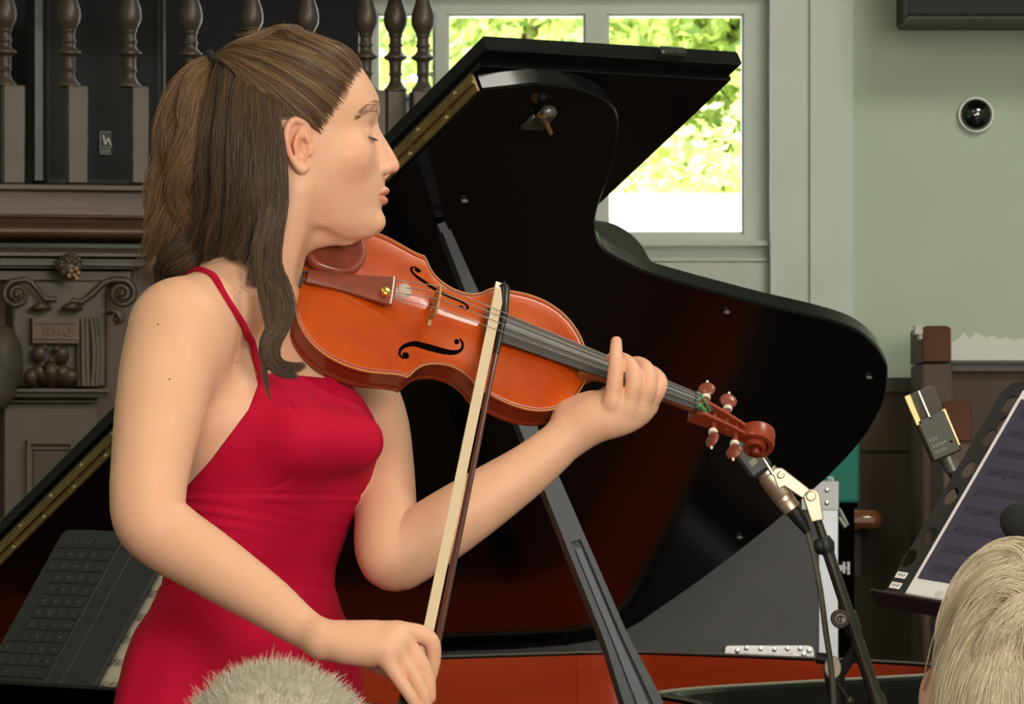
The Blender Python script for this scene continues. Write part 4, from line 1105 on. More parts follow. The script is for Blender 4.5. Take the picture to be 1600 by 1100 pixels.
# pale bead along the top of the rim
mb = MB(); mb.tube([RP(s, t, .0004) for s, t in inset(ol, .025)], .0022, 6, closed=True); mb.build('rim_bead', mat('pale_bead', (.45, .42, .34), .3, metal=.5), case)
mb = MB(); mb.add([RP(s, t, -.15) for s, t in inset(ol, .03)], [tuple(range(n))]); mb.build('iron_frame', gplate, case, smooth=False)
mb = MB(); mb.box(RP(-.50, .80, -.10), (.24, 1.5, .16), np.stack([Ph, Pn, PZ], 1), .01); mb.build('key_bed', gloss, piano)
mb = MB(); mb.box(RP(-.66, .80, -.21), (.10, 1.24, .03), np.stack([Ph, Pn, PZ], 1), .004); mb.build('white_keys', mwht, piano)
for s_, t_ in ((-.45, .18), (-.45, 1.42), (.95, .42)):
    p = RP(s_, t_, 0); mb = MB()
    mb.lathe([(.055, -.34), (.07, -.42), (.05, -.46), (.055, -.60), (.032, -.84), (.05, -.86), (.02, -.87), (.03, -RIMZ+.03), (.02, -RIMZ+.004)], p, PZ, 20); mb.build('leg', gloss, piano)
# lid prop: a broad grooved stick from the rim up to the lid
pb_ = U(1006, 1112, 7.02); s_, t_ = lid_st(687, 346); pt_ = LP(s_, t_, -.004)
pd = nrm(pt_-pb_); PL = np.linalg.norm(pt_-pb_); vdir = nrm(pb_*.5+pt_*.5-CAM); px_ = nrm(np.cross(pd, vdir)); px_ = px_*(1 if px_[0] > 0 else -1); pf = np.cross(px_, pd); pf = pf*(1 if pf[1] < 0 else -1)
def rot_about(v, ax, a): return v*math.cos(a)+np.cross(ax, v)*math.sin(a)+ax*(ax@v)*(1-math.cos(a))
px_ = rot_about(px_, pd, .35); pf = rot_about(pf, pd, .35)
mprop = mat('prop_black', (.065, .075, .088), .28, spec=.7)
def bar(mb, f0, f1, xo0, xo1, h0, h1, y0, y1, nn=12):
    """bar between fractions; xo(f) centre offset, h(f) half width, y depth range"""
    A = []
    for f in np.linspace(f0, f1, nn):
        c = pb_+pd*PL*f; xo, h = xo0(f), h0(f)
        A.append([c+px_*(xo-h)+pf*y0, c+px_*(xo+h)+pf*y0, c+px_*(xo+h)+pf*y1, c+px_*(xo-h)+pf*y1])
    for i in range(nn-1): mb.hexa(A[i], A[i+1])
hwid = lambda f: float(np.interp(f, [0, .06, .14, .3, .5, .8, 1], [.026, .0225, .0165, .0150, .0125, .0095, .0055]))
mb = MB(); bar(mb, .0, 1.0, lambda f: 0, None, hwid, None, -.010, .004, 24)
bar(mb, .0, .34, lambda f: -hwid(f)*.74, None, lambda f: hwid(f)*.26, None, .004, .011); bar(mb, .0, .34, lambda f: hwid(f)*.74, None, lambda f: hwid(f)*.26, None, .004, .011)
bar(mb, .34, .98, lambda f: 0, None, hwid, None, .004, .011, 18)
prop = mb.build('lid_prop', mprop, piano, angle=30)
mb = MB(); bar(mb, .0, .325, lambda f: 0, None, lambda f: hwid(f)*.28, None, .003, .0085); mb.build('short_prop', mat('prop_blue_black', (.11, .13, .16), .25, spec=.7), prop)
# music desk standing on the case in front of the lid
DB = math.radians(34); DBv = math.cos(DB)*PZ+math.sin(DB)*Ph; DN = np.cross(Pn, DBv); DN = DN*(1 if DN[1] < 0 else -1)
DO = U(100, 827, 7.1)                                       # upper left corner of what leans on it
DLEN = (DO[2]-RIMZ-.012)/math.cos(DB)
R10 = np.stack([Pn, DBv, DN], 1)
mb = MB(); mb.box(DO+Pn*.235+DBv*(-DLEN*.5-.005)-DN*.020, (.46, DLEN*.90, .012), R10, .003); mdesk = mb.build('music_desk', gloss, piano)
db_ = DO-DBv*DLEN
sl = (db_-PO)@Ph
mb = MB(); mb.box(RP(sl+.16, .80, -.004), (.40, 1.50, .012), np.stack([Ph, Pn, PZ], 1), .002); mb.build('desk_shelf', gloss, piano)
mb = MB(); mb.box(db_+Pn*.22+DN*.012-DBv*.002, (.52, .006, .05), R10, .001); mb.build('desk_ledge', gloss, mdesk)
# ================================================================== THE ROOM
WY = 10.4                                                  # window wall
def quadbox(mb, x0, y0, x1, y1, Y0, Y1=None, d=.05):
    """board whose front face covers the picture rows/columns at its distance; depth d behind it"""
    Y1 = Y0 if Y1 is None else Y1
    a, b, c_, e = U(x0, y1, Y0), U(x1, y1, Y1), U(x1, y0, Y1), U(x0, y0, Y0)
    b[2] = CZ+(HOR-y1)*((Y0+Y1)/2)/FPX if False else b[2]
    k = np.array([0, d, 0]); mb.hexa([a, b, c_, e], [a+k, b+k, c_+k, e+k]); return mb
def struct(o): o['kind'] = 'structure'; return o
mwall = mat('sage_plaster', (.455, .54, .43), .85, noise=.10, nscale=2.2, bump=.15, bscale=40)
mpaint = mat('grey_white_paint', (.46, .50, .43), .45, noise=.14, nscale=5, bump=.06, bscale=60)
mwood = mat('old_panel_wood', (.110, .080, .060), .65, spec=.25, noise=.45, nscale=6, stretch=(1, 1, .25), bump=.08, bscale=40)
mfloor = mat('dark_floor', (.045, .030, .020), .5, noise=.4, nscale=4, stretch=(1, 8, 1))
def X_(px, Y=WY): return (px-800)*Y/FPX
def Z_(py, Y=WY): return CZ+(HOR-py)*Y/FPX
RL, RR, RT, RF = -3.6, 3.4, 4.2, -2.2
mb = MB(); mb.box((0, (RF+WY)/2+.5, -.05), (RR-RL+.6, WY-RF+1.2, .1)); struct(mb.build('floor', mfloor, smooth=False))
mb = MB(); mb.box(((RL+RR)/2, (RF+WY)/2, RT+.05), (RR-RL+.4, WY-RF+.4, .1)); struct(mb.build('ceiling', mat('ceiling_plaster', (.62, .60, .52), .9), smooth=False))
mb = MB(); mb.box((RL-.1, (RF+WY)/2, RT/2), (.2, WY-RF, RT)); struct(mb.build('wall_left', mwall, smooth=False))
mb = MB(); mb.box((RR+.1, (RF+WY)/2, RT/2), (.2, WY-RF, RT)); struct(mb.build('wall_right', mwall, smooth=False))
mb = MB(); mb.box(((RL+RR)/2, RF-.1, RT/2), (RR-RL+.4, .2, RT)); struct(mb.build('wall_front', mwall, smooth=False))
wx0, wx1, wz0, wz1 = X_(556), X_(1206), Z_(410), Z_(-640)
mb = MB()
for (x0, x1, z0, z1) in ((RL-.2, wx0, 0, RT), (wx1, RR+.2, 0, RT), (wx0, wx1, 0, wz0), (wx0, wx1, wz1, RT)):
    mb.box(((x0+x1)/2, WY+.1, (z0+z1)/2), (x1-x0, .2, z1-z0))
struct(mb.build('wall_back', mwall, smooth=False))
# window: frame, mullions, panes
win = thing('window_1', None, None, (X_(880), WY, wz0)); win['kind'] = 'structure'
mb = MB(); FD = .06
def fr(x0, y0, x1, y1, yo, d): quadbox(mb, x0, y0, x1, y1, WY+yo, None, d)
cols = [(556, 588), (680, 698), (915, 948), (1163, 1206)]; rows_ = [(-640, -590), (-300, 22), ]
for x0, x1 in cols: fr(x0, -640, x1, 410, .02, .07)
for y0, y1 in ((-640, -600), (-14, 21), (367, 410)): fr(556, y0, 1206, y1, .021, .07)
for x0, x1 in ((588, 680), (698, 915), (948, 1163)):       # stepped inner beads round every light
    for y0, y1 in ((21, 367), (-600, -14)):
        for k, yo in ((7, .035),):
            fr(x0, y0, x0+k-3, y1, yo, .05); fr(x1-k+3, y0, x1, y1, yo, .05); fr(x0, y0, x1, y0+k-3, yo+.001, .05); fr(x0, y1-k+2, x1, y1, yo+.001, .05)
mb.build('window_frame', mpaint, win, smooth=False)
gl, gnt, gb = new_mat('window_glass'); gb.inputs['Transmission Weight'].default_value = 1.0; gb.inputs['Roughness'].default_value = 0.0; gb.inputs['IOR'].default_value = 1.01; gb.inputs['Base Color'].default_value = (1, 1, 1, 1)
for x0, x1 in ((590, 678), (701, 912), (951, 1160)):
    for y0, y1 in ((24, 364), (-597, -17)):
        mb = MB(); quadbox(mb, x0, y0, x1, y1, WY+.06, None, .004); mb.build('window_pane', gl, win, smooth=False)
# pilaster casing to the right of the window, sill and apron
mb = MB()
for x0, x1, yo, d in ((1204, 1258, -.055, .06), (1258, 1266, -.028, .03), (1266, 1276, -.042, .045), (1276, 1291, -.03, .03), (1291, 1318, -.022, .03), (1318, 1333, -.012, .02)):
    quadbox(mb, x0, -900, x1, 640, WY+yo, None, d)
struct(mb.build('trim_1', mat('casing_paint', (.50, .555, .48), .5, noise=.10, nscale=6, bump=.05, bscale=50), angle=30))
mb = MB(); quadbox(mb, 690, 376, 1204, 384, WY-.02, None, .02); quadbox(mb, 690, 403, 1200, 408, WY-.012, None, .02); quadbox(mb, 690, 410, 1204, 560, WY-.006, None, .012)
struct(mb.build('trim_2', mpaint, smooth=False))
mb = MB(); quadbox(mb, 556, -14, 1206, -6, WY-.012, None, .02); struct(mb.build('trim_3', mpaint, smooth=False))
# panelling under the sage wall on the right
mb = MB(); quadbox(mb, 1335, 612, 1446, 1700, WY-.03, None, .035); quadbox(mb, 1446, 580, 2400, 1700, WY-.034, None, .04); struct(mb.build('baseboard_back', mwood, smooth=False))
mb = MB()
for y0, y1, yo in ((594, 612, -.05), (590, 595, -.042)): quadbox(mb, 1335, y0, 1446, y1, WY+yo, None, .05)
for y0, y1, yo in ((563, 568, -.055), (568, 574, -.045), (574, 580, -.06)): quadbox(mb, 1446, y0, 2400, y1, WY+yo, None, .06)
struct(mb.build('trim_4', mat('dark_rail', (.045, .036, .028), .5), angle=30))
mb = MB(); quadbox(mb, 1343, 704, 2400, 707, WY-.036, None, .004); struct(mb.build('trim_5', mat('panel_groove', (.012, .010, .008), .8), smooth=False))
# bare patch of plaster over the rail, with a ragged top edge
top = [(1487, 536), (1500, 527), (1507, 520), (1514, 529), (1520, 526), (1524, 519), (1533, 523), (1540, 528), (1552, 524), (1561, 530), (1572, 527), (1584, 531), (1600, 528), (1640, 531), (1700, 526), (1700, 563), (1487, 563)]
mb = MB(); P_ = [(X_(a), Z_(b)) for a, b in top][::-1]; mb.prism(P_, np.array([0, WY, 0]), np.array([1.0, 0, 0]), PZ, np.array([0, -1.0, 0]), 0, .0015); struct(mb.build('trim_6', mat('bare_plaster', (.66, .68, .62), .8), smooth=False))
# ------------------------------------------------------------------ outside: sunlit garden
mlawn = mat('pale_gravel', (.80, .78, .70), .9, noise=.1, nscale=1)
mb = MB(); mb.box((1, 22, -.06), (40, 22, .1)); tag(mb.build('garden_ground', mlawn, smooth=False), kind='structure')
mb = MB(); mb.box((1.2, 16.2, .98), (9, .2, 1.98), None, .03); mb.box((1.2, 16.2, 1.995), (9.1, .34, .07), None, .02); tag(mb.build('garden_wall', mat('whitewash', (.84, .83, .78), .9, noise=.05, nscale=3), angle=30), kind='structure')
def leafmat(n, c, tr):
    m, nt_, b = new_mat(n); b.inputs['Base Color'].default_value = (*c, 1); b.inputs['Roughness'].default_value = .45
    t = nt_.nodes.new('ShaderNodeBsdfTranslucent'); t.inputs[0].default_value = (*tr, 1); mx = nt_.nodes.new('ShaderNodeMixShader'); mx.inputs[0].default_value = .5
    nt_.links.new(b.outputs[0], mx.inputs[1]); nt_.links.new(t.outputs[0], mx.inputs[2]); nt_.links.new(mx.outputs[0], nt_.nodes['Material Output'].inputs[0]); return m
lm1 = leafmat('leaf_green', (.40, .50, .13), (.62, .74, .20)); lm2 = leafmat('leaf_yellow', (.56, .62, .24), (.76, .80, .34)); lm3 = leafmat('leaf_dark', (.22, .30, .09), (.38, .50, .14))
bark = mat('bark', (.16, .11, .07), .9, bump=.5, bscale=20)
def tree(label, x, y, z0, z1, rad, nl, ls, group='trees seen through the window', seed=1):
    rg = np.random.RandomState(seed); t = thing('tree', label, 'tree', (x, y, 0), group)
    mb = MB(); top = np.array([x, y, (z0+z1)/2])
    mb.tube([(x, y, 0), (x+.05, y, z0*.6), top], [.13, .10, .05], 10); limbs = []
    for k in range(9):
        a = k*2.4; e = top+np.array([math.cos(a)*rad*.7, math.sin(a)*rad*.5, (z1-z0)*(-.2+.08*k)]); limbs.append(e)
        mb.tube([np.array([x, y, z0*.55+.1*k]), (top+e)/2, e], [.05, .03, .012], 7)
    mb.build('trunk', bark, t)
    # leaf clusters: lobes scattered in the crown, leaves on their shells
    nc = 46; cc = rg.randn(nc, 3); cc /= np.linalg.norm(cc, axis=1)[:, None]; cc *= rg.rand(nc, 1)**.4
    cc = np.array([x, y, (z0+z1)/2])+cc*np.array([rad, rad*.75, (z1-z0)/2])
    for mi_, (m, fr_) in enumerate(((lm1, .45), (lm2, .33), (lm3, .22))):
        n_ = int(nl*fr_); ci = rg.randint(nc, size=n_)
        p = cc[ci]+rg.randn(n_, 3)*rad*.15*np.array([1, 1, .8])
        d1 = rg.randn(n_, 3); d1 /= np.linalg.norm(d1, axis=1)[:, None]; d2 = np.cross(d1, rg.randn(n_, 3)); d2 /= np.linalg.norm(d2, axis=1)[:, None]; d3 = np.cross(d1, d2)
        L = ls*(.6+.8*rg.rand(n_, 1)); w = L*.30
        Vv = np.stack([p, p+d1*L*.45+d2*w+d3*L*.06, p+d1*L, p+d1*L*.45-d2*w+d3*L*.06], 1).reshape(-1, 3)
        b = np.arange(n_)*4; Ff = np.concatenate([np.stack([b, b+1, b+2], 1), np.stack([b, b+2, b+3], 1)])
        o = link('foliage', mesh_np('foliage', Vv, Ff, m, False), t); o['kind'] = 'stuff'
tree('leafy green tree beyond the right window pane', .98, 19.4, 2.1, 4.6, 1.0, 30000, .075, seed=3)
tree('pale leafy tree beyond the left window panes', -1.15, 18.6, 2.0, 4.6, 1.0, 26000, .075, seed=5)
tree('darker tree farther back, half hidden behind the other two trees', .05, 22.5, 2.0, 5.4, 2.0, 30000, .085, seed=8)
tb_ = [np.array([.62, 17.3, 0]), np.array([-.55, 17.2, 0])]
for i, (bx, lb_) in enumerate(((.85, 'low yellow-green shrub just above the white garden wall, right'), (-.35, 'low yellow-green shrub just above the white garden wall, left'))):
    rg = np.random.RandomState(40+i); t = thing('shrub', lb_, 'shrub', (bx, 17.2, 0), 'shrubs behind the garden wall')
    mb = MB(); mb.tube([(bx, 17.2, 0), (bx+.03, 17.2, 1.0), (bx, 17.2, 1.9)], [.04, .03, .015], 7); mb.build('stem', bark, t)
    for m, n_ in ((lm1, 2600), (lm2, 4600)):
        p = np.array([bx, 17.2, 1.78])+rg.randn(n_, 3)*np.array([.22, .16, .22]); d1 = rg.randn(n_, 3); d1 /= np.linalg.norm(d1, axis=1)[:, None]; d2 = np.cross(d1, rg.randn(n_, 3)); d2 /= np.linalg.norm(d2, axis=1)[:, None]
        L = .05*(.6+.8*rg.rand(n_, 1)); Vv = np.stack([p, p+d1*L*.45+d2*L*.3, p+d1*L, p+d1*L*.45-d2*L*.3], 1).reshape(-1, 3); b = np.arange(n_)*4
        o = link('foliage', mesh_np('foliage', Vv, np.concatenate([np.stack([b, b+1, b+2], 1), np.stack([b, b+2, b+3], 1)]), m, False), t); o['kind'] = 'stuff'
# ------------------------------------------------------------------ things on the sage wall
dk = thing('motion_sensor', 'small black glass dome in a white ring on the sage wall', 'sensor', U(1524, 180, WY))
c = U(1524, 180, WY); mb = MB(); r_ = 28*WY/FPX
mb.lathe([(r_*.96, 0), (r_, .004), (r_, .016), (r_*.96, .020), (r_*.9, .020)], c, (0, -1, 0), 40); mb.build('white_ring', mat('white_plastic', (.75, .75, .72), .35), dk)
mb = MB(); mb.lathe([(r_*.9*math.cos(a), .018+.022*math.sin(a)) for a in np.linspace(0, PI/2-.02, 12)], c, (0, -1, 0), 40); mb.build('dark_dome', mat('black_glass', (.004, .004, .005), .04, coat=1.0), dk)
bb = thing('black_box', 'black wall-hung box at the top right, over the round sensor', 'box', U(1520, 28, WY-.2))
mb = MB(); quadbox(mb, 1418, -300, 1720, 24, WY-.30, None, .295); mb.build('casing', mat('black_cloth_box', (.016, .016, .017), .8), bb, bevel=.004)
mb = MB(); quadbox(mb, 1420, 21, 1720, 29, WY-.29, None, .285); mb.build('bottom_edge', mat('grey_edge', (.05, .05, .05), .6), bb, smooth=False)
# benches against the panelling
mend = mat('bench_end_brown', (.105, .036, .017), .6, spec=.2, noise=.3, nscale=12); mbody = mat('bench_worn_wood', (.13, .09, .07), .7, spec=.2, noise=.3, nscale=8)
def bench(label, x0, x1, y0, y1, Y, ln):
    t = thing('bench', label, 'bench', [X_((x0+x1)/2, Y), Y, 0], 'bench ends by the panelling')
    w = X_(x1, Y)-X_(x0, Y); xc = X_((x0+x1)/2, Y); zt = Z_(y0, Y); zm = Z_(y1, Y)
    r = .012; ol_ = [(-w/2, zm), (w/2, zm)]+[(w/2-r+r*math.cos(a), zt-r*.6+r*.6*math.sin(a)) for a in np.linspace(0, PI/2, 6)]+[(-w/2+r+r*math.cos(a), zt-r*.6+r*.6*math.sin(a)) for a in np.linspace(PI/2, PI, 6)]
    mb = MB(); mb.prism(ol_, (xc, Y, 0), np.array([1.0, 0, 0]), PZ, np.array([0, -1.0, 0]), -.30, 0, .003); mb.build('top_rail', mend, t, angle=35)
    mb = MB(); mb.box((xc+.002, Y+.155, zm/2), (w*1.04, .30, zm-.004), None, .004); mb.build('end_panel', mbody, t)
    mb = MB(); mb.box((xc+ln/2+.03, Y+.2, .45), (ln, .28, .035), None, .005); mb.build('seat', mbody, t)
    mb = MB(); mb.box((xc+ln/2+.03, Y+.31, .70), (ln, .03, .40), None, .005); mb.build('back', mbody, t)
    return t
b1 = bench('taller bench end with rounded brown top, against the sage wall', 1441, 1486, 509, 566, 9.95, 1.2)
bench('lower bench end with brown top, right of the square microphone', 1473, 1519, 626, 690, 9.45, 1.2)
mb = MB(); quadbox(mb, 1430, 508, 1442, 522, 9.93, None, .06); quadbox(mb, 1436, 520, 1441, 530, 9.94, None, .05); mb.build('bracket', mat('cream_bracket', (.5, .5, .40), .6), b1)
# teal cloth-covered board and a polished bench arm behind the case
tl = thing('teal_box', 'teal cloth-covered box behind the flight case', 'box', [X_(1300, 9.75), 9.75, 0])
mb = MB(); quadbox(mb, 1236, 640, 1343, 786, 9.7, None, .12); mb.build('teal_cover', mat('teal_cloth', (.012, .17, .125), .75, bump=.1, bscale=300), tl, bevel=.006)
mb = MB(); quadbox(mb, 1240, 786, 1340, 794, 9.71, None, .10); quadbox(mb, 1250, 794, 1335, 1850, 9.75, None, .04); mb.build('black_foot', mblk, tl, smooth=False)
ba = thing('shelf', 'small shelf with polished brown edge on the panelling, right of the flight case', 'shelf', [X_(1340, 10.2), WY-.03, Z_(830, 10)])
mb = MB(); quadbox(mb, 1318, 797, 1379, 828, 10.12, None, WY-.03-10.12); mb.build('board', mat('polished_brown', (.25, .085, .024), .2, coat=.6, noise=.3, nscale=10), ba, bevel=.014)
mb = MB(); quadbox(mb, 1335, 828, 1345, 900, 10.25, None, WY-.03-10.25); mb.build('bracket', mat('dark_leg', (.03, .02, .015), .5), ba, smooth=False)
# dark rounded loudspeaker on a stand by the window
LY = 10.02
chb = thing('loudspeaker', 'dark loudspeaker with rounded top below the window, mostly behind the piano lid', 'speaker', [X_(955, LY), LY, 0])
xl, xr = X_(880, LY), X_(1026, LY); L_ = lambda a, b: (X_(a, LY), Z_(b, LY))
ol_ = [L_(880, 560), L_(1022, 560), L_(1027, 430), L_(1013, 405), L_(996, 378), L_(970, 357), L_(945, 348), L_(915, 346), L_(890, 354), L_(878, 380)]
mol = mat('dark_olive_cloth', (.030, .031, .022), .8, bump=.1, bscale=200)
mb = MB(); mb.prism(cspline(np.array(ol_), 60), (0, LY, 0), np.array([1.0, 0, 0]), PZ, np.array([0, -1.0, 0]), -.12, .06, .012); mb.build('cabinet', mol, chb, angle=50)
mb = MB(); c = [X_(952, LY), LY+.03, 0]; mb.tube([c, [c[0], c[1], Z_(556, LY)]], .018, 12); mb.build('pole', mblk, chb)
for k in range(3):
    a = k*2*PI/3+.5; mb = MB(); mb.tube([[c[0], c[1], .34], [c[0]+.22*math.cos(a), c[1]+.22*math.sin(a), .012]], .010, 8); mb.build('leg', mblk, chb)
# ================================================================== CARVED WOODEN SCREEN ON THE LEFT
SY0 = 9.55
def SYd(px): return SY0+.00027*px
def SU(px, py, off=0.0): return U(px, py, SYd(px)-off)
SA = nrm(SU(600, 300)-SU(0, 303.2)); SA[2] = 0; SA = nrm(SA); SN = np.array([SA[1], -SA[0], 0])   # along, and towards the room
def sbox(mb, x0, y0, x1, y1, off, d):
    a, b, c, e = SU(x0, y1, off), SU(x1, y1, off), SU(x1, y0, off), SU(x0, y0, off)
    b[2] = a[2]; c[2] = e[2]
    k = -SN*d; mb.hexa([a, b, c, e], [a+k, b+k, c+k, e+k]); return mb
mdk = mat('dark_oak', (.075, .055, .038), .42, noise=.5, nscale=7, stretch=(1, 1, .3), bump=.12, bscale=60, col2=(.038, .027, .019))
mdr = mat('dark_red_oak', (.135, .064, .038), .42, noise=.55, nscale=6, stretch=(.3, .3, 3), bump=.1, bscale=60, col2=(.055, .030, .020))
mgr = mat('worn_grey_oak', (.118, .095, .070), .55, noise=.4, nscale=9, bump=.15, bscale=70, col2=(.085, .068, .05))
scr = thing('carved_screen', 'dark carved wooden screen with turned balusters over a carved capital, left background', 'screen', [SU(250, 800)[0], SYd(250)+.05, 0])
mb = MB(); sbox(mb, -260, 384, 720, 1800, -.03, .10); mb.build('backing', mat('back_red_oak', (.105, .058, .040), .5, noise=.5, nscale=4, bump=.1, bscale=50), scr, smooth=False)
# ledge: stacked mouldings
mb = MB(); sbox(mb, -260, 284, 720, 293, .125, .55); led = mb.build('ledge', mgr, scr, bevel=.002)
mb = MB(); sbox(mb, -260, 293, 720, 333, .095, .17); sbox(mb, -260, 333, 720, 336, .104, .18); mb.build('fascia', mdr, scr, bevel=.0015)
mb = MB(); prof = []
for k in range(13):
    a = PI/2-PI*k/12; prof.append((.088+.020*math.cos(a), 362-11*math.sin(a)))
prof = [(.02, 336), (.088, 336), (.082, 348)]+prof+[(.06, 378), (.02, 378)]
vs = []
for x in (-260, 720):
    for o, y in prof:
        p = SU(-260, y); q = SU(x, y); q[2] = p[2]; vs.append(q+SN*o)
n_ = len(prof); mb.add(vs, [(k, (k+1) % n_, n_+(k+1) % n_, n_+k) for k in range(n_)]+[tuple(range(n_))[::-1], tuple(n_+k for k in range(n_))])
mb.build('torus_moulding', mdr, scr, angle=30)
mb = MB(); sbox(mb, -260, 391, 236, 398, .075, .12); sbox(mb, -260, 400, 232, 413, .055, .10); sbox(mb, -260, 414, 210, 417, .066, .10); sbox(mb, -260, 420, 205, 436, .04, .08); mb.build('abacus', mdk, scr, bevel=.0015)
# turned balusters on square posts
BP = [(0, 11), (8, 13.2), (20, 17.2), (30, 18.6), (40, 17.8), (48, 13.8), (54, 10.6), (55, 11.2), (57, 11.2), (58.5, 9.6), (62, 9), (68, 9.4), (71, 11.4), (73, 11.4), (75, 9.4), (81, 9.8), (86, 13.8), (89, 18.3), (91.5, 18.3), (93.5, 15.5), (96, 10.6), (99, 9.9), (108, 9.4), (114.5, 9.4), (116, 11), (118, 10.6), (120, 8.6), (127, 9), (133, 11.8), (138, 15.6), (140, 18), (142.5, 18), (144, 15)]
def baluster(px, yoff, w0, w1, off, kx=1.0):
    Yd = SYd(px)-off; sc_ = Yd/FPX; c = U(px, 143+yoff, Yd)
    prof = [(r*kx*sc_, (143-y)*sc_) for y, r in BP][::-1]
    prof += [(r*kx*sc_, (143+y)*sc_) for y, r in ((14, 9.5), (34, 10), (40, 13), (44, 13), (48, 10), (90, 14), (140, 9))]
    mb = MB(); mb.lathe(prof, c, PZ, 22); b = mb.build('baluster', mdk, scr, angle=50)
    mb = MB(); x0, x1 = px+w0, px+w1; h0 = U(px, 287, Yd)[2]
    a = U((x0+x1)/2, 143+yoff, Yd); ww = (x1-x0)*sc_
    mb.box((a[0]+.0, Yd, (h0+c[2])/2), (ww, .036, c[2]-h0), np.stack([SA, -SN, PZ], 1), .002); mb.build('square_post', mgr, b)
for px, yo, w0, w1 in ((8, -9, -5, 29), (108, -8, -4, 27), (203, -7, 1, 27), (298, -5.5, -4, 26), (393, -4, -6, 24), (480, -3, -8, 22), (572, -1.5, -8, 28), (618, -.5, -16, 14), (661, 0, -19, 22)):
    baluster(px, yo, w0, w1, .06 if px != 618 else -.02)
mb = MB(); sbox(mb, -260, -160, 720, -60, .10, .14); mb.build('top_rail', mdk, scr, bevel=.004)
# capital: ball of fruit, two volutes, tablet, leaves, on its pedestal
cap = MB(); sbox(cap, 18, 436, 168, 606, .045, .10); capo = cap.build('capital_block', mdk, scr, bevel=.006)
def relief(px, py, off): return SU(px, py, off)
S_ = SYd(100)/FPX
def volute(cx, cy, r0, turns, sgn, off, wid, tail):
    P = []; R = []
    for th in np.linspace(0, 2*PI*turns, 46):
        f = th/(2*PI*turns); r = r0*(1-f)+4*f; a = sgn*th+PI/2*1.15
        P.append(SU(cx+r*math.cos(a), cy-r*math.sin(a), off+.022*f)); R.append(wid*(1-.45*f)*S_)
    T = [SU(a, b, off) for a, b in tail]; mb = MB(); mb.tube(T+P, [wid*.9*S_]*len(T)+R, 8)
    mb.ball(SU(cx, cy, off+.024), 5.5*S_, 12, 8); return mb
volute(190, 459, 22, 1.9, -1, .085, 5.6, [(112, 470), (128, 472), (146, 458), (162, 442), (176, 437)]).build('volute', mdk, capo, angle=60)
volute(26, 460, 21, 1.7, 1, .085, 5.2, [(88, 468), (70, 468), (58, 452), (48, 440), (38, 437)]).build('volute', mdk, capo, angle=60)
mb = MB(); rg = np.random.RandomState(4)
mb.ball(SU(108, 416, .10), 19*S_, 16, 12, (1.1, .8, 1.05))
for k in range(26):
    d = nrm(np.array([rg.randn(), -abs(rg.randn())-.3, rg.randn()])); mb.ball(SU(108, 416, .10)+d*np.array([19, 15, 19])*S_, 4.6*S_, 8, 6)
mb.build('fruit_ball', mdk, capo, angle=60)
mb = MB()
for dx, dy_ in ((-6, -4), (2, -7), (6, 0), (-1, 3), (-9, 4), (3, 8)): mb.ball(SU(117+dx, 427+dy_, .126), 3.9*S_, 8, 6)
mb.build('gilt_berries', mat('gilt_berries', (.40, .24, .12), .5, noise=.4, nscale=150), capo, angle=60)
mb = MB()
for x in (64, 112):
    pts = [SU(x-15+30*f, 483-4*math.sin(f*PI), .075+.012*math.sin(f*PI)) for f in np.linspace(0, 1, 10)]; mb.tube(pts, [3*S_+4*S_*math.sin(f*PI) for f in np.linspace(0, 1, 10)], 8)
mb.build('egg_moulding', mdk, capo, angle=60)
mb = MB(); sbox(mb, 51, 497, 124, 536, .082, .05); sbox(mb, 56, 503, 119, 505, .086, .01); sbox(mb, 56, 528, 119, 530, .086, .01)
for x0, y0, x1, y1 in ((68, 510, 72, 525), (68, 510, 80, 512), (75, 513, 78, 525), (84, 510, 87, 525), (84, 516, 95, 519), (92, 511, 95, 523), (100, 510, 104, 525), (100, 522, 112, 525), (108, 510, 112, 519)): sbox(mb, x0, y0, x1, y1, .085, .01)
mb.build('tablet', mat('tablet_brown', (.15, .082, .052), .5, noise=.4, nscale=40, bump=.2, bscale=120), capo, smooth=False)
def leaf(mb, P, w, off):
    P = spline(np.array(P, float), 12)
    pts = [SU(a, b, off+.02*math.sin(i/11*PI)+.012*(i/11)) for i, (a, b) in enumerate(P)]; mb.tube(pts, [w*S_*(.45+.75*math.sin(min(1, i/11*.95+.1)*PI)) for i in range(12)], 8, sy=.5)
for P in ([(66, 575), (60, 560), (62, 545), (70, 540)], [(70, 600), (62, 590), (58, 575), (66, 566)], [(92, 575), (98, 560), (97, 546), (88, 542)], [(92, 602), (100, 590), (98, 576), (88, 572)], [(80, 606), (80, 590), (79, 575), (80, 560)], [(104, 606), (110, 595), (112, 582), (104, 574)], [(54, 606), (48, 596), (48, 582), (56, 574)]):
    mb = MB(); leaf(mb, P, 8.5, .06); mb.ball(SU(P[-1][0], P[-1][1]+3, .082), 5.2*S_, 10, 8); mb.build('carved_leaf', mdk, capo, angle=60)
mb = MB()
for k in range(5):
    x = 122+k*6.5; pts = [SU(x+ (4 if k > 2 else 0)*math.sin(f*PI)+f*2, 496+f*108, .055+.012*math.sin(k*1.3)+.02*f*f) for f in np.linspace(0, 1, 10)]; mb.tube(pts, [4.2*S_]*10, 8)
mb.build('fluted_side', mgr, capo, angle=60)
mb = MB(); leaf(mb, [(170, 490), (178, 486), (188, 490), (190, 502), (180, 506)], 8, .07); mb.ball(SU(183, 498, .08), 7*S_, 10, 8); mb.build('scroll_leaf', mgr, capo, angle=60)
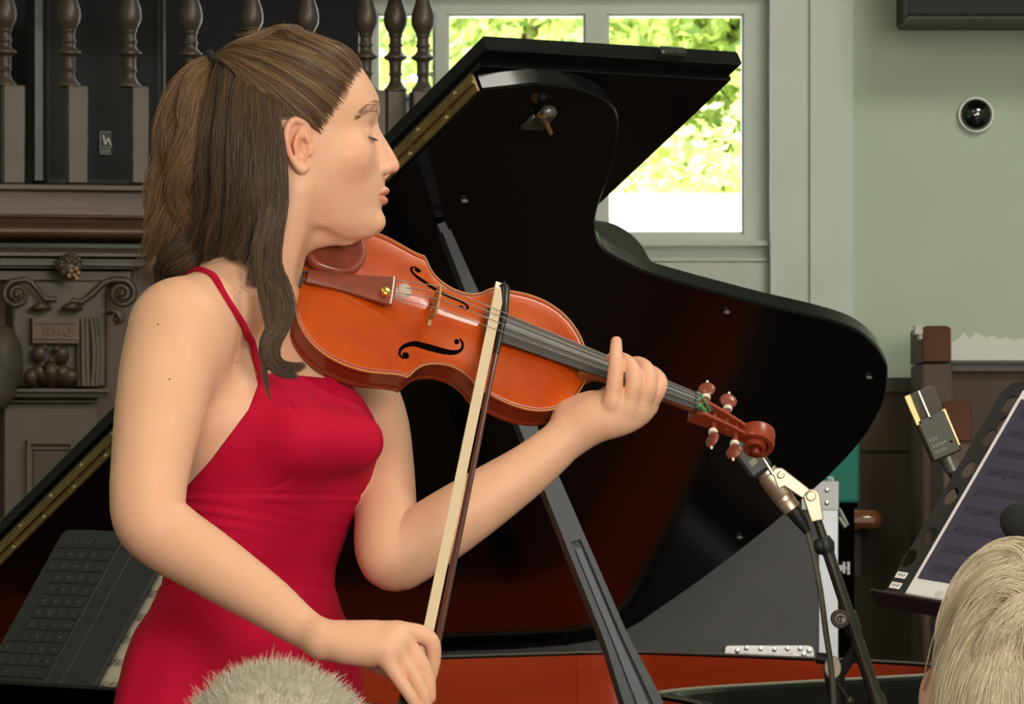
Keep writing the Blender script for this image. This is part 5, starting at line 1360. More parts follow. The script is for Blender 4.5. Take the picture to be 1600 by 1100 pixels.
mb = MB(); mb.ball(SU(2, 565, .09), 1.0, 18, 12, (34*S_, .05, 58*S_)); mb.ball(SU(-14, 600, .10), 1.0, 16, 10, (40*S_, .05, 46*S_)); mb.build('carved_shoulder', mat('rough_dark_oak', (.075, .06, .048), .6, noise=.5, nscale=14, bump=.8, bscale=14), capo, angle=60)
mb = MB(); sbox(mb, 16, 607, 173, 613, .085, .12); sbox(mb, 20, 613, 168, 621, .07, .10); sbox(mb, 9, 626, 150, 629, .062, .10); sbox(mb, 7, 630, 152, 1800, .045, .08); ped = mb.build('pedestal', mgr, scr, bevel=.0015)
mb = MB()
for x0, y0, x1, y1 in ((42, 688, 116, 694), (42, 688, 48, 960), (110, 688, 116, 960), (47, 699, 111, 702), (47, 699, 50, 960), (108, 699, 111, 960)): sbox(mb, x0, y0, x1, y1, .055 if x1-x0 > 20 and y1-y0 < 5 or x1-x0 < 5 else .06, .02)
mb.build('raised_frame', mgr, ped, smooth=False)
mb = MB(); sbox(mb, 52, 704, 107, 960, .049, .01); mb.build('raised_panel', mdk, ped, smooth=False)
# ------------------------------------------------------------------ behind the balusters: black back, speaker, stand rods, lamp
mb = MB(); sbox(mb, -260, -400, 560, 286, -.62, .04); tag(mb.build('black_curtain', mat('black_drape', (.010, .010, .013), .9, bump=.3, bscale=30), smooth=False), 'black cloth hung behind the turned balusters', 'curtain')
spk = thing('speaker_cabinet', 'black speaker behind the balusters, carrying a small light-lettered badge', 'speaker', [SU(170, 290)[0], SYd(170)+.25, SU(170, 287)[2]-.0])
mb = MB(); sbox(mb, 70, -60, 255, 290, -.19, .24); mb.build('cabinet', mat('black_vinyl', (.010, .010, .012), .6), spk, bevel=.005)
mb = MB(); sbox(mb, 78, -40, 246, 278, -.188, .004); mb.build('grille', mat('black_mesh', (.013, .013, .015), .7, bump=.4, bscale=900), spk, smooth=False)
mb = MB(); sbox(mb, 156, 205, 174, 241, -.184, .004); bdg = mb.build('badge', mat('badge_dark', (.035, .035, .035), .5), spk, smooth=False)
mb = MB()
for x0, y0, x1, y1 in ((156, 205, 174, 206), (156, 240, 174, 241), (156, 205, 157, 241), (156, 230, 174, 231)): sbox(mb, x0, y0, x1, y1, -.1825, .002)
mb.build('badge_border', mat('badge_line', (.30, .30, .29), .4), bdg, smooth=False)
mw_ = mat('badge_white', (.62, .60, .60), .5)
mb = MB(); W_ = [(161, 211), (165, 226), (169, 215), (174, 228)]
for a, b in zip(W_[:-1], W_[1:]):
    mb.hexa([SU(a[0]-1.2, a[1], -.182), SU(a[0]+1.2, a[1], -.182), SU(b[0]+1.2, b[1], -.182), SU(b[0]-1.2, b[1], -.182)], [SU(a[0]-1.2, a[1], -.184), SU(a[0]+1.2, a[1], -.184), SU(b[0]+1.2, b[1], -.184), SU(b[0]-1.2, b[1], -.184)])
mb.build('badge_letter', mw_, bdg, smooth=False)
text_mesh('aud', 'badge_lettering', mat('badge_grey', (.34, .35, .34), .5), bdg, SU(158.5, 238, -.1822), SA, PZ, 9.5*S_, .0004)
for px, y1, lb in ((61, 282, 'grey vertical rod behind the balusters, left of the badge'), (257, 300, 'thin dark vertical rod behind the balusters, right of the badge')):
    t = thing('stand_rod', lb, 'pole', [SU(px, y1, -.1)[0], SYd(px)+.10, SU(px, 285)[2]])
    mb = MB(); w = 6 if px < 100 else 2.2
    sbox(mb, px-w, -200, px+w, 286, -.09, .012); mb.build('tube', mat('rod_grey%d' % px, (.075, .080, .082) if px < 100 else (.05, .048, .045), .45), t, smooth=False)
    mb = MB(); sbox(mb, px-w-1.5, 282, px+w+1.5, 286, -.085, .022); mb.build('foot', mblk, t, smooth=False)
lampm = mat('grey_cast_metal', (.30, .32, .32), .5, noise=.2, nscale=30)
lmp = thing('floodlight', 'grey finned floodlight with white cable between the two rightmost balusters', 'lamp', [SU(620, 250, -.06)[0], SYd(620)+.1, SU(620, 287)[2]])
mb = MB(); A_ = [SU(598, 202, -.05), SU(640, 214, -.05), SU(640, 146, -.05), SU(612, 150, -.05)]; mb.hexa(A_, [p+np.array([0, .12, 0]) for p in A_]); hs_ = mb.build('housing', lampm, lmp, smooth=False)
for k in range(7):
    mb = MB(); a = SU(601+k*3.6, 196, -.044); b = SU(607+k*3.2, 172, -.044); mb.tube([a, b], .0016, 6); mb.build('fin', mat('fin_light', (.55, .56, .55), .45) if 'fin_light' not in bpy.data.materials else bpy.data.materials['fin_light'], hs_)
mb = MB(); A_ = [SU(590, 205, -.04), SU(640, 236, -.04), SU(640, 216, -.04), SU(600, 203, -.04)]; mb.hexa(A_, [p+np.array([0, .10, 0]) for p in A_]); mb.build('front_glass', mblk, lmp, smooth=False)
mb = MB(); mb.tube([SU(596, 204, -.03), SU(616, 219, -.028), SU(640, 233, -.03)], .0032, 8); mb.build('front_rim', lampm, lmp)
mb = MB(); mb.tube(list(spline(np.array([SU(596, 170, -.03), SU(606, 156, -.025), SU(620, 150, -.025), SU(634, 150, -.03), SU(650, 148, -.06)]), 16)), .0042, 8); mb.build('white_cable', mat('white_cable', (.62, .62, .58), .5), lmp)
mb = MB(); mb.tube([SU(622, 232, -.06), [SU(622, 232, -.06)[0], SYd(622)+.06, SU(620, 287)[2]]], .012, 8); mb.build('foot', lampm, lmp)
pap = MB(); A_ = [SU(684, 190, -.16), SU(706, 178, -.16), SU(694, 168, -.16), SU(684, 160, -.16)]; pap.hexa(A_, [p+np.array([0, .05, 0]) for p in A_]); A_ = [SU(684, 296, -.16), SU(700, 296, -.16), SU(706, 178, -.16), SU(684, 190, -.16)]; pap.hexa(A_, [p+np.array([0, .05, 0]) for p in A_])
tag(pap.build('document_box', mat('paper_white', (.66, .67, .62), .7), smooth=False), 'white box edge just right of the last baluster post', 'box')
# ================================================================== MUSIC STANDS, MICROPHONES, FLIGHT CASE
from mathutils.geometry import tessellate_polygon
mst_blk = mat('stand_black', (.014, .014, .015), .45)
def plate_holes(mb, outer, holes, o, ex, ey, ez, z0, z1):
    loops = [outer]+holes; flat = [p for L in loops for p in L]
    tri = tessellate_polygon([[Vector((p[0], p[1], 0)) for p in L] for L in loops])
    P = lambda p, z: o+ex*p[0]+ey*p[1]+ez*z
    n_ = len(flat); vs = [P(p, z0) for p in flat]+[P(p, z1) for p in flat]; fs = []
    for a, b, c in tri:
        pa, pb, pc = flat[a], flat[b], flat[c]
        if (pb[0]-pa[0])*(pc[1]-pa[1])-(pb[1]-pa[1])*(pc[0]-pa[0]) < 0: b, c = c, b
        fs += [(n_+a, n_+b, n_+c), (a, c, b)]
    k = 0
    for L in loops:
        m = len(L)
        for i in range(m): fs.append((k+i, k+(i+1) % m, n_+k+(i+1) % m, n_+k+i))
        k += m
    mb.add(vs, fs); return mb
def tripod(t, p, z, m, r=.012, spread=.30, rot=.4):
    """pole from the desk down to three feet"""
    mb = MB(); mb.tube([[p[0], p[1], z], [p[0], p[1], .28]], r, 12); mb.build('pole', m, t)
    for k in range(3):
        a = rot+k*2*PI/3; mb = MB(); mb.tube([[p[0], p[1], .30], [p[0]+spread*.6*math.cos(a), p[1]+spread*.6*math.sin(a), .10], [p[0]+spread*math.cos(a), p[1]+spread*math.sin(a), .012]], [r*.8, r*.8, r*.9], 8); mb.build('leg', m, t)
# ---- right: music stand holding a tablet
A = nrm(np.array([1, -.69, -.16])*[1, 1, 1]); A = nrm(np.array([1.0, -.69, .16*-1])); B = nrm(np.array([.64, .70, 1.0])); B = nrm(B-A*(A@B)); N = np.cross(A, B); N = N*(1 if N[1] < 0 else -1)
YD = 5.75; O = U(1377, 934, YD)                              # lower left corner of the desk
def on(px, py, off=0.0):
    d = np.array([(px-800)/FPX, 1.0, (HOR-py)/FPX]); o = O+N*off; k = ((o-CAM)@N)/(d@N); q = CAM+k*d-o; return np.array([q@A, q@B])
ez = np.cross(A, B)
sg = 1 if ez@N > 0 else -1
d0 = on(1377, 934); d1 = on(1581, 592); d2 = on(1600, 598)
H_ = d1[1]; W_ = .46
ol_ = [(0, 0), (W_, 0), (W_, H_)]+[(.02+.02*math.cos(a)-.0, H_-.02+.02*math.sin(a)) for a in np.linspace(PI/2, PI, 6)]
ol_ = [(0, -.01), (W_, -.01), (W_, H_), (.02, H_), (.006, H_-.006), (0, H_-.02)]
holes = []
for px, py in ((1577, 632), (1568, 664), (1546, 684), (1514, 733), (1486, 775), (1452, 838), (1421, 872)):
    c = on(px, py); holes.append([(c[0]+.0075*math.cos(a), c[1]+.013*math.sin(a)) for a in np.linspace(0, 2*PI, 17)[:-1]])
ms = thing('music_stand', 'black music stand with oval cut-outs holding a tablet, at the right edge', 'music stand', [O[0]+A[0]*W_/2, O[1]+A[1]*W_/2, 0])
mb = MB(); plate_holes(mb, ol_, holes, O, A, B, ez, -.002 if sg > 0 else 0, 0 if sg > 0 else .002); dsk = mb.build('desk', mst_blk, ms, smooth=False)
mb = MB(); R7 = np.stack([A, B, N], 1)
mb.box(O+A*W_/2+B*(-.010)+N*.012, (W_, .004, .026), R7, .001); mb.build('lip', mst_blk, dsk)
mb = MB(); mb.box(O+A*W_/2+B*H_*.4-N*.012, (.06, .10, .02), R7, .004); mb.build('bracket', mst_blk, dsk)
pc = O+A*W_/2+B*H_*.4-N*.025
tripod(ms, pc, pc[2], mst_blk, .011, .26)
tb0 = on(1400, 951, .006); tb1 = on(1600, 640, .006); ex_ = on(1470, 962, .006)
TWd, TH_ = .215, .30
tx, ty = tb0[0], max(tb0[1], .004)
tab = thing('tablet', 'white-framed tablet showing dim music, resting on the black music stand', 'tablet', O+A*(tx+TWd/2)+B*ty)
cen = O+A*(tx+TWd/2)+B*(ty+TH_/2)+N*.0045
mb = MB(); mb.box(cen, (TWd, TH_, .0075), R7, .002); mb.build('body', mat('tablet_white', (.66, .66, .67), .35), tab)
mscn, nt2, b2 = new_mat('dim_screen'); b2.inputs['Base Color'].default_value = (.022, .02, .028, 1); b2.inputs['Roughness'].default_value = .4; b2.inputs['Specular IOR Level'].default_value = .25
tcs = nt2.nodes.new('ShaderNodeTexCoord'); nz = nt2.nodes.new('ShaderNodeTexNoise'); nz.inputs['Scale'].default_value = 18; nt2.links.new(tcs.outputs['Object'], nz.inputs['Vector'])
rr_ = nt2.nodes.new('ShaderNodeValToRGB'); rr_.color_ramp.elements[0].color = (.020, .018, .026, 1); rr_.color_ramp.elements[1].color = (.034, .029, .042, 1)
nt2.links.new(nz.outputs['Fac'], rr_.inputs[0]); nt2.links.new(rr_.outputs[0], b2.inputs['Emission Color']); b2.inputs['Emission Strength'].default_value = 1.0
mb = MB(); mb.box(cen+B*.004+N*.0041, (TWd-.012, TH_-.038, .0008), R7, .0002); sn = mb.build('screen', mscn, tab)
mln = mat('dim_ink', (.02, .018, .026), .4); mb = MB()
for k in range(9):
    for j in range(5): mb.box(cen+B*(.118-k*.028-j*.0022)+N*.0047, (TWd-.03, .0005, .0003), R7)
    for q in range(16): mb.box(cen+A*(-.088+q*.0115+.004*math.sin(q*7+k))+B*(.116-k*.028-.0022*((q*3+k) % 5))+N*.0047, (.0028, .0022, .0004), R7)
mb.build('score_lines', mln, sn, smooth=False)
mb = MB(); mb.lathe([(.0048, 0), (.0048, .0004), (.004, .0005)], O+A*on(1452, 956, .008)[0]+B*(ty+.0075)+N*.0083, N, 20); mb.build('home_button', mat('button_grey', (.52, .52, .53), .3), tab)
for i, (px, py) in enumerate(((1409, 900), (1400, 916))):
    c = on(px, py); p = O+A*c[0]+B*c[1]; mb = MB(); mb.box(p+N*.0012, (.0125, .0085, .0008), R7)
    st_ = mb.build('sticker', mat('sticker_white', (.70, .70, .68), .6) if 'sticker_white' not in bpy.data.materials else bpy.data.materials['sticker_white'], dsk, smooth=False)
    mb = MB()
    for k in range(5): mb.box(p+A*(-.0036+k*.0018)+B*(.0006*(-1)**k)+N*.0018, (.0009, .0030-.0008*(k % 2), .0003), R7)
    mb.build('handwriting', mat('pencil', (.12, .12, .12), .7) if 'pencil' not in bpy.data.materials else bpy.data.materials['pencil'], st_, smooth=False)
# ---- square-bodied condenser microphone behind it
mm_ = thing('condenser_microphone', 'square-bodied dark microphone with copper-gold side strips, above the black music stand', 'microphone', [U(1500, 900, 6.9)[0], 6.9, 0])
pa, pb = U(1432, 612, 6.9), U(1494, 757, 6.9); ax = nrm(pb-pa); R8x = nrm(np.cross(ax, [0, 1.0, 0])); R8x = R8x*(1 if R8x[0] > 0 else -1); ry = np.cross(ax, R8x); ry = ry*(1 if ry[1] < 0 else -1)
R8 = np.stack([R8x, ry, ax], 1); k_ = 6.9/FPX; L_ = np.linalg.norm(U(1462, 690, 6.9)-pa)
mdm = mat('dark_olive_metal', (.050, .048, .036), .5); msil = mat('mic_silver', (.55, .52, .45), .35, metal=.9); mcop = mat('copper_gold', (.78, .42, .20), .32, metal=.85)
def mbx(nm, m, u, v, w, su, sv, sw, par, bev=.001):
    mb = MB(); mb.box(pa+R8x*u*k_+ry*v*k_+ax*w*k_, (su*k_, sv*k_, sw*k_), R8, bev); return mb.build(nm, m, par)
bodyo = mbx('body', mdm, 4, 0, 76, 50, 44, 72, mm_, .003)
mbx('grille', mat('mic_mesh', (.11, .095, .075), .5, metal=.4, bump=.5, bscale=1500), 4, 0, 22, 46, 40, 44, bodyo, .003)
mbx('silver_edge', msil, 2, 21, 24, 3, 2, 48, bodyo, .0003)
mbx('gold_strip', mat('pale_gold', (.55, .38, .17), .4, metal=.7), -17.5, 18, 24, 10, 8, 50, bodyo, .0008)
mbx('copper_strip', mcop, 26, 16, 72, 7, 10, 62, bodyo, .0008)
mb = MB(); s_ = pa+R8x*4*k_+ax*112*k_; mb.lathe([(13*k_, 0), (12*k_, 24*k_), (10*k_, 26*k_)], s_, ax, 18); mb.build('connector', mat('grey_tube', (.16, .155, .135), .35, metal=.5), mm_)
mb = MB()
for i, (w, n_) in enumerate(((78, 3), (88, 5), (98, 4))):
    for j in range(n_): mb.box(pa+R8x*(-12+j*5.0+i)*k_+ry*22.4*k_+ax*(w+(j % 2))*k_, (3.0*k_, .6*k_, 5.0*k_), R8)
    mb.box(pa+R8x*18*k_+ry*22.4*k_+ax*92*k_, (4*k_, .6*k_, 3*k_), R8)
mb.build('body_lettering', mat('letter_grey', (.20, .20, .18), .6), bodyo, smooth=False)
e_ = s_+ax*25*k_; mb = MB(); mb.tube([e_, e_+ax*.03, [e_[0]+.06, 6.9, e_[2]-.16]], .008, 10); mb.build('swivel', mst_blk, mm_)
tripod(mm_, [e_[0]+.06, 6.9], e_[2]-.15, mst_blk, .010, .30, 1.1)
# ---- ball-screened microphone in front of the tablet
bm = thing('ball_microphone', 'microphone with round black foam ball in front of the tablet', 'microphone', [U(1597, 900, 5.25)[0], 5.25, 0])
c = U(1592, 815, 5.25); mb = MB(); mb.ball(c, 30*5.25/FPX, 24, 16); mb.build('foam_ball', mat('black_foam_ball', (.014, .014, .014), .95, bump=.6, bscale=700), bm)
mb = MB(); d = nrm(np.array([.25, 0, -1])); mb.tube([c+d*.016, c+d*.05], [.009, .011], 14); mb.build('collar', mat('greenish_white', (.50, .55, .48), .5), bm)
mb = MB(); mb.tube([c+d*.05, c+d*.14], .010, 12); mb.build('handle', mst_blk, bm); mb = MB(); mb.tube([c+d*.12, c+np.array([.10, 0, -.17]), c+np.array([.42, 0, -.20])], .009, 10); mb.build('boom_arm', mst_blk, bm); tripod(bm, [c[0]+.42, 5.25], c[2]-.19, mst_blk, .009, .25, .2)
# ---- microphone on the boom stand in the middle
mc = thing('clip_microphone', 'black flat microphone in a silver cylinder clip near the violin scroll', 'microphone', [U(1260, 900, 6.45)[0], 6.45, 0])
YM = 6.45; km = YM/FPX
mnic = mat('satin_nickel', (.60, .48, .36), .35, metal=.75); mdg = mat('dark_grey_metal', (.055, .055, .05), .5); mbl2 = mat('stand_grey_black', (.05, .046, .042), .32, metal=.4, spec=.6)
P = lambda x, y, o=0.0: U(x, y, YM+o)
axm = nrm(P(1262, 832)-P(1150, 680)); rxm = nrm(np.cross(axm, [0, 1.0, 0])); rxm = rxm*(1 if rxm[0] > 0 else -1); rym = np.cross(rxm, axm); rym = rym*(1 if rym[1] < 0 else -1); R9 = np.stack([rxm, rym, axm], 1)
mb = MB(); mb.box(P(1172, 712), (40*km, 38*km, 66*km), R9, .004); cb_ = mb.build('capsule_body', mat('mic_body_grey', (.045, .05, .05), .5), mc)
mb = MB(); mb.box(P(1176, 722)+rym*19.5*km, (12*km, 1*km, 10*km), R9, .0003); mb.build('badge', mat('olive_badge', (.22, .24, .16), .5), cb_)
mb = MB(); mb.lathe([(17*km, -2*km), (17*km, 4*km), (19*km, 6*km), (19*km, 44*km), (18*km, 46*km)], P(1198, 738), axm, 24); clampo = mb.build('holder_barrel', mnic, mc)
mb = MB(); mb.lathe([(15*km, 0), (16*km, 2*km), (16*km, 14*km), (14.5*km, 15*km), (15.5*km, 17*km), (15*km, 31*km), (12*km, 33*km)], P(1219, 771), axm, 24); mb.build('connector_ring', mnic, mc)
mb = MB(); mb.tube([P(1239, 797), P(1252, 815), P(1262, 832)], [13*km, 10.5*km, 6*km], 14); mb.build('connector_boot', mst_blk, mc)
mb = MB(); mb.tube([P(1190, 712, -.012), P(1208, 742, -.014)], 3*km, 8); mb.build('silver_pin', msil, mc)
# clip arm in two flat plates
def flatarm(nm, pts, th, o, par):
    mb = MB(); mb.prism([(0, 0)], P(0, 0), PZ, PZ, PZ, 0, 0) if False else None
    q = [P(x, y, o) for x, y in pts][::-1]; n_ = len(q); mb.add(q+[p+np.array([0, th, 0]) for p in q], [tuple(range(n_)), tuple(n_+k for k in range(n_))[::-1]]+[(k, n_+k, n_+(k+1) % n_, (k+1) % n_) for k in range(n_)]); return mb.build(nm, mnic, par, smooth=False, bevel=.0012)
arm = flatarm('clip_arm', [(1206, 737), (1212, 731), (1222, 731), (1262, 762), (1270, 770), (1264, 784), (1250, 776), (1226, 760), (1216, 764)], .012, -.016, mc)
mb = MB(); mb.lathe([(6*km, 0), (6*km, .002), (4.5*km, .003)], P(1220, 742, -.0165), (0, -1, 0), 18); mb.build('arm_screw', mnic, arm)
bs_ = thing('boom_stand', 'grey-black boom microphone stand in front of the piano tail', 'microphone stand', [P(1400, 1200)[0], YM, 0])
fork = flatarm('stand_clip', [(1255, 776), (1260, 768), (1268, 764), (1277, 766), (1281, 774), (1287, 812), (1268, 816), (1261, 796)], .014, -.019, bs_)
mb = MB(); mb.lathe([(8*km, 0), (8*km, .003), (6.5*km, .005)], P(1267, 775, -.019), (0, -1, 0), 20); mb.box(P(1267, 775, -.0243), (12*km, .001, 2.2*km), np.stack([nrm([1, 0, -.5]), [0, 1, 0], nrm([.5, 0, 1])], 1)); mb.build('clip_screw', mnic, fork)
B0, B1 = P(1277, 812), P(1382, 1130)
F = lambda f: B0+(B1-B0)*f
mb = MB(); mb.tube([F(-.02), F(.10)], 7*km, 12); mb.tube([F(.16), F(.62)], 9.5*km, 14); mb.tube([F(.60), F(1.0)], 11*km, 14); mb.build('boom_tube', mbl2, bs_)
mb = MB(); mb.tube([F(.085), F(.125), F(.165)], [10*km, 14.5*km, 10.5*km], 16); mb.ball(F(.115)-rxm*9*km, 13*km, 14, 10); mb.build('knuckle', mst_blk, bs_)
mb = MB(); mb.tube([F(.455), F(.50), F(.555)], [12*km, 13*km, 12*km], 16); mb.build('coupling', mbl2, bs_); mb = MB(); mb.tube([F(.86), F(.93), F(.965)], [13.5*km, 14*km, 12*km], 16); mb.build('coupling', mbl2, bs_)
mb = MB(); q = P(1313, 967, -.02); mb.lathe([(14*km, .02), (15*km, .0), (14*km, -.004)], q, (0, 1, 0), 24); kb = mb.build('clutch_knob', mat('knob_brown', (.05, .033, .028), .45), bs_)
mb = MB(); mb.lathe([(8*km, 0), (8*km, .0015)], q+np.array([0, -.0055, 0]), (0, 1, 0), 20)
mb.build('knob_face', mat('knob_face', (.46, .40, .33), .4), kb)
mb = MB(); mb.tube([q+np.array([5.2*km*math.cos(a), -.0062, 5.2*km*math.sin(a)]) for a in np.linspace(.5, 5.3, 12)], 1.1*km, 6); mb.tube([q+np.array([0, -.0062, 4*km]), q+np.array([0, -.0062, -4*km])], 1.0*km, 6); mb.build('knob_mark', mst_blk, kb)
mb = MB(); zz = F(1.0); mb.tube([zz, [zz[0]+.05, YM+.0, zz[2]-.16]], 11*km, 12); mb.build('boom_end', mbl2, bs_); tripod(bs_, [zz[0]+.05, YM], zz[2]-.12, mbl2, .012, .34, .9)
# cable hanging beside the boom
cbp = spline(np.array([P(1262, 832), P(1272, 870, -.004), P(1283, 930, -.008), P(1290, 985, -.008), P(1298, 1040, -.012), P(1303, 1110, -.015), P(1306, 1300, -.01), P(1330, 1700, .02), [P(1360, 900)[0], YM+.05, .012], [P(1500, 900)[0], YM+.3, .008]]), 60)
mb = MB(); mb.tube(list(cbp), 5.0*km, 8); cab = mb.build('microphone_cable', mat('cable_grey', (.09, .082, .07), .5), mc)
# wing nut and clamp on the stand's mast
wn = MB(); wn.lathe([(14*km, 0), (14*km, .004), (12*km, .006)], P(1301, 1044, -.002), (0, -1, .1), 20, flat=1.35)
wn.build('wing_nut', mat('tarnished', (.38, .33, .25), .4, metal=.6), bs_)
mb = MB(); mb.tube([P(1302, 1040, .012), P(1306, 1075, .012), P(1310, 1100, .012)], [17*km, 16*km, 12*km], 10); mb.tube([P(1276, 1028, .01), P(1292, 1030, .01)], [9*km, 10*km], 10); mb.tube([F(.62)+np.array([0, .01, 0]), P(1306, 1062, .012)], 9*km, 8); mb.build('mast_clamp', mst_blk, bs_)
mb = MB(); mb.tube([P(1308, 1068), P(1326, 1094)], 3*km, 8); mb.ball(P(1327, 1096), 8*km, 12, 8); mb.build('clamp_lever', mbl2, bs_)
# ---- flight case behind the piano
fc = thing('flight_case', 'grey flight case with aluminium edge standing behind the piano tail', 'case', [X_(1140, 9.3), 9.35, 0])
YF = 9.15
mb = MB(); quadbox(mb, 700, 757, 1282, 1900, YF, None, .22); mb.build('panel', mat('case_grey', (.052, .052, .060), .6, noise=.1, nscale=30, bump=.08, bscale=600), fc, smooth=False)
mal = mat('aluminium', (.42, .45, .49), .38, metal=.55)
mb = MB(); quadbox(mb, 1279, 755, 1310, 1900, YF-.004, None, .228); quadbox(mb, 700, 752, 1310, 759, YF-.003, None, .227); mb.build('edge_profile', mal, fc, bevel=.0015)
mb = MB(); quadbox(mb, 1252, 752, 1311, 797, YF-.007, None, .012); cn = mb.build('corner_plate', mat('corner_grey', (.30, .31, .32), .4, metal=.6), fc, bevel=.001)
for x, y in ((1292, 766), (1292, 786), (1268, 766)):
    mb = MB(); mb.lathe([(.0045, 0), (.004, .002), (.002, .003)], U(x, y, YF-.007), (0, -1, 0), 14); mb.build('rivet', steel, cn)
for x in (1296, 1301): 
    mb = MB(); mb.lathe([(.003, 0), (.0035, .006), (.001, .008)], U(x, 752, YF+.03), PZ, 10); mb.build('top_bolt', steel, cn)
mb = MB(); mb.tube([U(1311, 795, YF+.02), U(1324, 821, YF+.02)], .0035, 8); mb.tube([U(1310, 808, YF+.02), U(1321, 824, YF+.02)], .003, 8); mb.build('latch', steel, fc)
mb = MB(); quadbox(mb, 1310, 883, 1318, 892, YF+.01, None, .02); quadbox(mb, 1317, 878, 1321, 896, YF+.008, None, .024); quadbox(mb, 1324, 878, 1328, 898, YF+.008, None, .024); quadbox(mb, 1311, 886, 1326, 889, YF+.012, None, .01); mb.build('catch', mat('dull_zinc', (.32, .33, .34), .5, metal=.6), fc, smooth=False)
hp_ = MB(); kx = YF/FPX
ol_ = [(-64+8*math.cos(a), 8*math.sin(a)) for a in np.linspace(PI, PI/2, 6)]+[(58+10*math.cos(a), -2+10*math.sin(a)) for a in np.linspace(PI/2, 0, 6)]+[(68, -11), (-72, -9)]
c = U(1204, 1016, YF-.006); hp_.prism([(a*kx, b*kx) for a, b in ol_][::-1], c, np.array([1.0, 0, 0]), PZ, np.array([0, -1.0, 0]), -.006, .004, .001); hpo = hp_.build('steel_plate', steel, fc, angle=30)
for x, y in ((1152, 1018), (1166, 1014), (1188, 1015), (1210, 1016), (1230, 1015), (1250, 1015), (1264, 1018), (1256, 1024)):
    mb = MB(); mb.lathe([(.0042, 0), (.0040, .002), (.002, .003)], U(x, y-1, YF-.011), (0, -1, 0), 12); mb.build('rivet', steel, hpo)
mb = MB(); mb.tube([U(1146, 1023, YF-.011), U(1250, 1025, YF-.011)], .0028, 8); mb.build('pin', steel, hpo)
# ---- left: music stand with sheet music and a tablet keyboard
A, B, N, O = Pn, DBv, DN, DO; R7 = R10
def on(px, py, off=0.0):
    d = np.array([(px-800)/FPX, 1.0, (HOR-py)/FPX]); o = O+N*off; k = ((o-CAM)@N)/(d@N); q = CAM+k*d-o; return np.array([q@A, q@B])
def OP(a, b, n=0.0): return O+A*a+B*b+N*n
KWd = on(243, 893)[0]; KL = DLEN
shm = mat('cream_paper', (.66, .60, .48), .8)
sh = thing('sheet_music', 'cream sheet music on the piano desk, between tablet keyboard and crimson gown', 'sheet music', OP(.2, -DLEN, -.01))
mb = MB(); mb.box(OP(.175, -DLEN/2-.003, -.0115), (.33, DLEN*.95, .0016), R7); sp_ = mb.build('page', shm, sh, smooth=False)
mb = MB(); mink = mat('ink', (.05, .045, .04), .7)
for k in range(6):
    for j in range(5): mb.box(OP(.165, -.05-k*.034-j*.0022, -.0105), (.28, .0004, .0003), R7)
    for q in range(26): mb.box(OP(.03+q*.0106+.003*math.sin(q*5+k*2), -.05-k*.034-.0022*((q*7+k) % 5), -.0104), (.0026, .0022, .0004), R7); mb.box(OP(.0315+q*.0106+.003*math.sin(q*5+k*2), -.046-k*.034-.0022*((q*7+k) % 5), -.0104), (.0005, .008, .0004), R7)
mb.build('notes', mink, sp_, smooth=False)
kbd = thing('tablet_keyboard', 'dark grey tablet keyboard cover with small keys leaning on the piano music desk', 'keyboard', OP(KWd/2, -KL))
c0 = .012; ol_ = [(0, -KL), (KWd, -KL), (KWd, -.001)]+[(.012+c0*math.cos(a)-.0, -c0+c0*math.sin(a)) for a in np.linspace(PI/2, PI, 7)]
mb = MB(); mb.prism(ol_ if (np.cross(A, B)@N) > 0 else ol_[::-1], O, A, B, np.cross(A, B), -.006*(1 if (np.cross(A, B)@N) > 0 else 0), .006*(0 if (np.cross(A, B)@N) > 0 else 1), .001)
kc = mb.build('cover', mat('folio_grey', (.030, .031, .037), .6, bump=.08, bscale=900), kbd, angle=30)
mkey = mat('key_grey', (.026, .027, .031), .55); mleg = mat('legend_grey', (.30, .31, .32), .6)
rowsK = ["`1234567890-=", "\u21e5qwertyuiop[]", "\u21eaasdfghjkl;'#", "\u21e7zxcvbnm,./\u21e7\u21e7", "\u2303\u2325\u2318      \u2318\u2325<>"]
rowsK = ["`1234567890-=", "~qwertyuiop[]", "^asdfghjkl;'#", "<zxcvbnm,./>>", "*+%      %+<>"]
kw = (DLEN-.02)/13; kh = KWd*.098
for r in range(5):
    x = KWd*.50-r*kh*1.06
    if r == 4:
        cells = [(0, 1), (1, 1), (2, 1), (3, 6), (9, 1), (10, 1), (11, 1), (12, 1)]
    else: cells = [(j, 1) for j in range(13)]
    for j, wn_ in cells:
        mb = MB(); y = -.012-(j+wn_/2)*kw; mb.box(OP(x, y, .0006), (kh*.90, kw*wn_-.0022, .0016), R7, .0005); mb.build('key', mkey, kc)
    for j, ch_ in enumerate(rowsK[r]):
        if ch_ == ' ': continue
    o_leg = []
for r in range(5):
    x = KWd*.50-r*kh*1.06
    mb = MB()
    for j, ch_ in enumerate(rowsK[r]):
        if ch_ == ' ': continue
        cu = bpy.data.curves.new('t', 'FONT'); cu.body = ch_.upper(); cu.size = .0068; cu.align_x = 'CENTER'; cu.resolution_u = 2
        ob = bpy.data.objects.new('t', cu); C.objects.link(ob); me_ = bpy.data.meshes.new_from_object(ob.evaluated_get(bpy.context.evaluated_depsgraph_get())); bpy.data.objects.remove(ob)
        y = -.012-(j+.5)*kw
        vs = [OP(x, y, .00155)+A*(v.co.y-.0024)*1.0+B*(-v.co.x) for v in me_.vertices]
        mb.add(vs, [tuple(p.vertices) for p in me_.polygons]); bpy.data.meshes.remove(me_)
    mb.build('key_legends', mleg, kc, smooth=False)
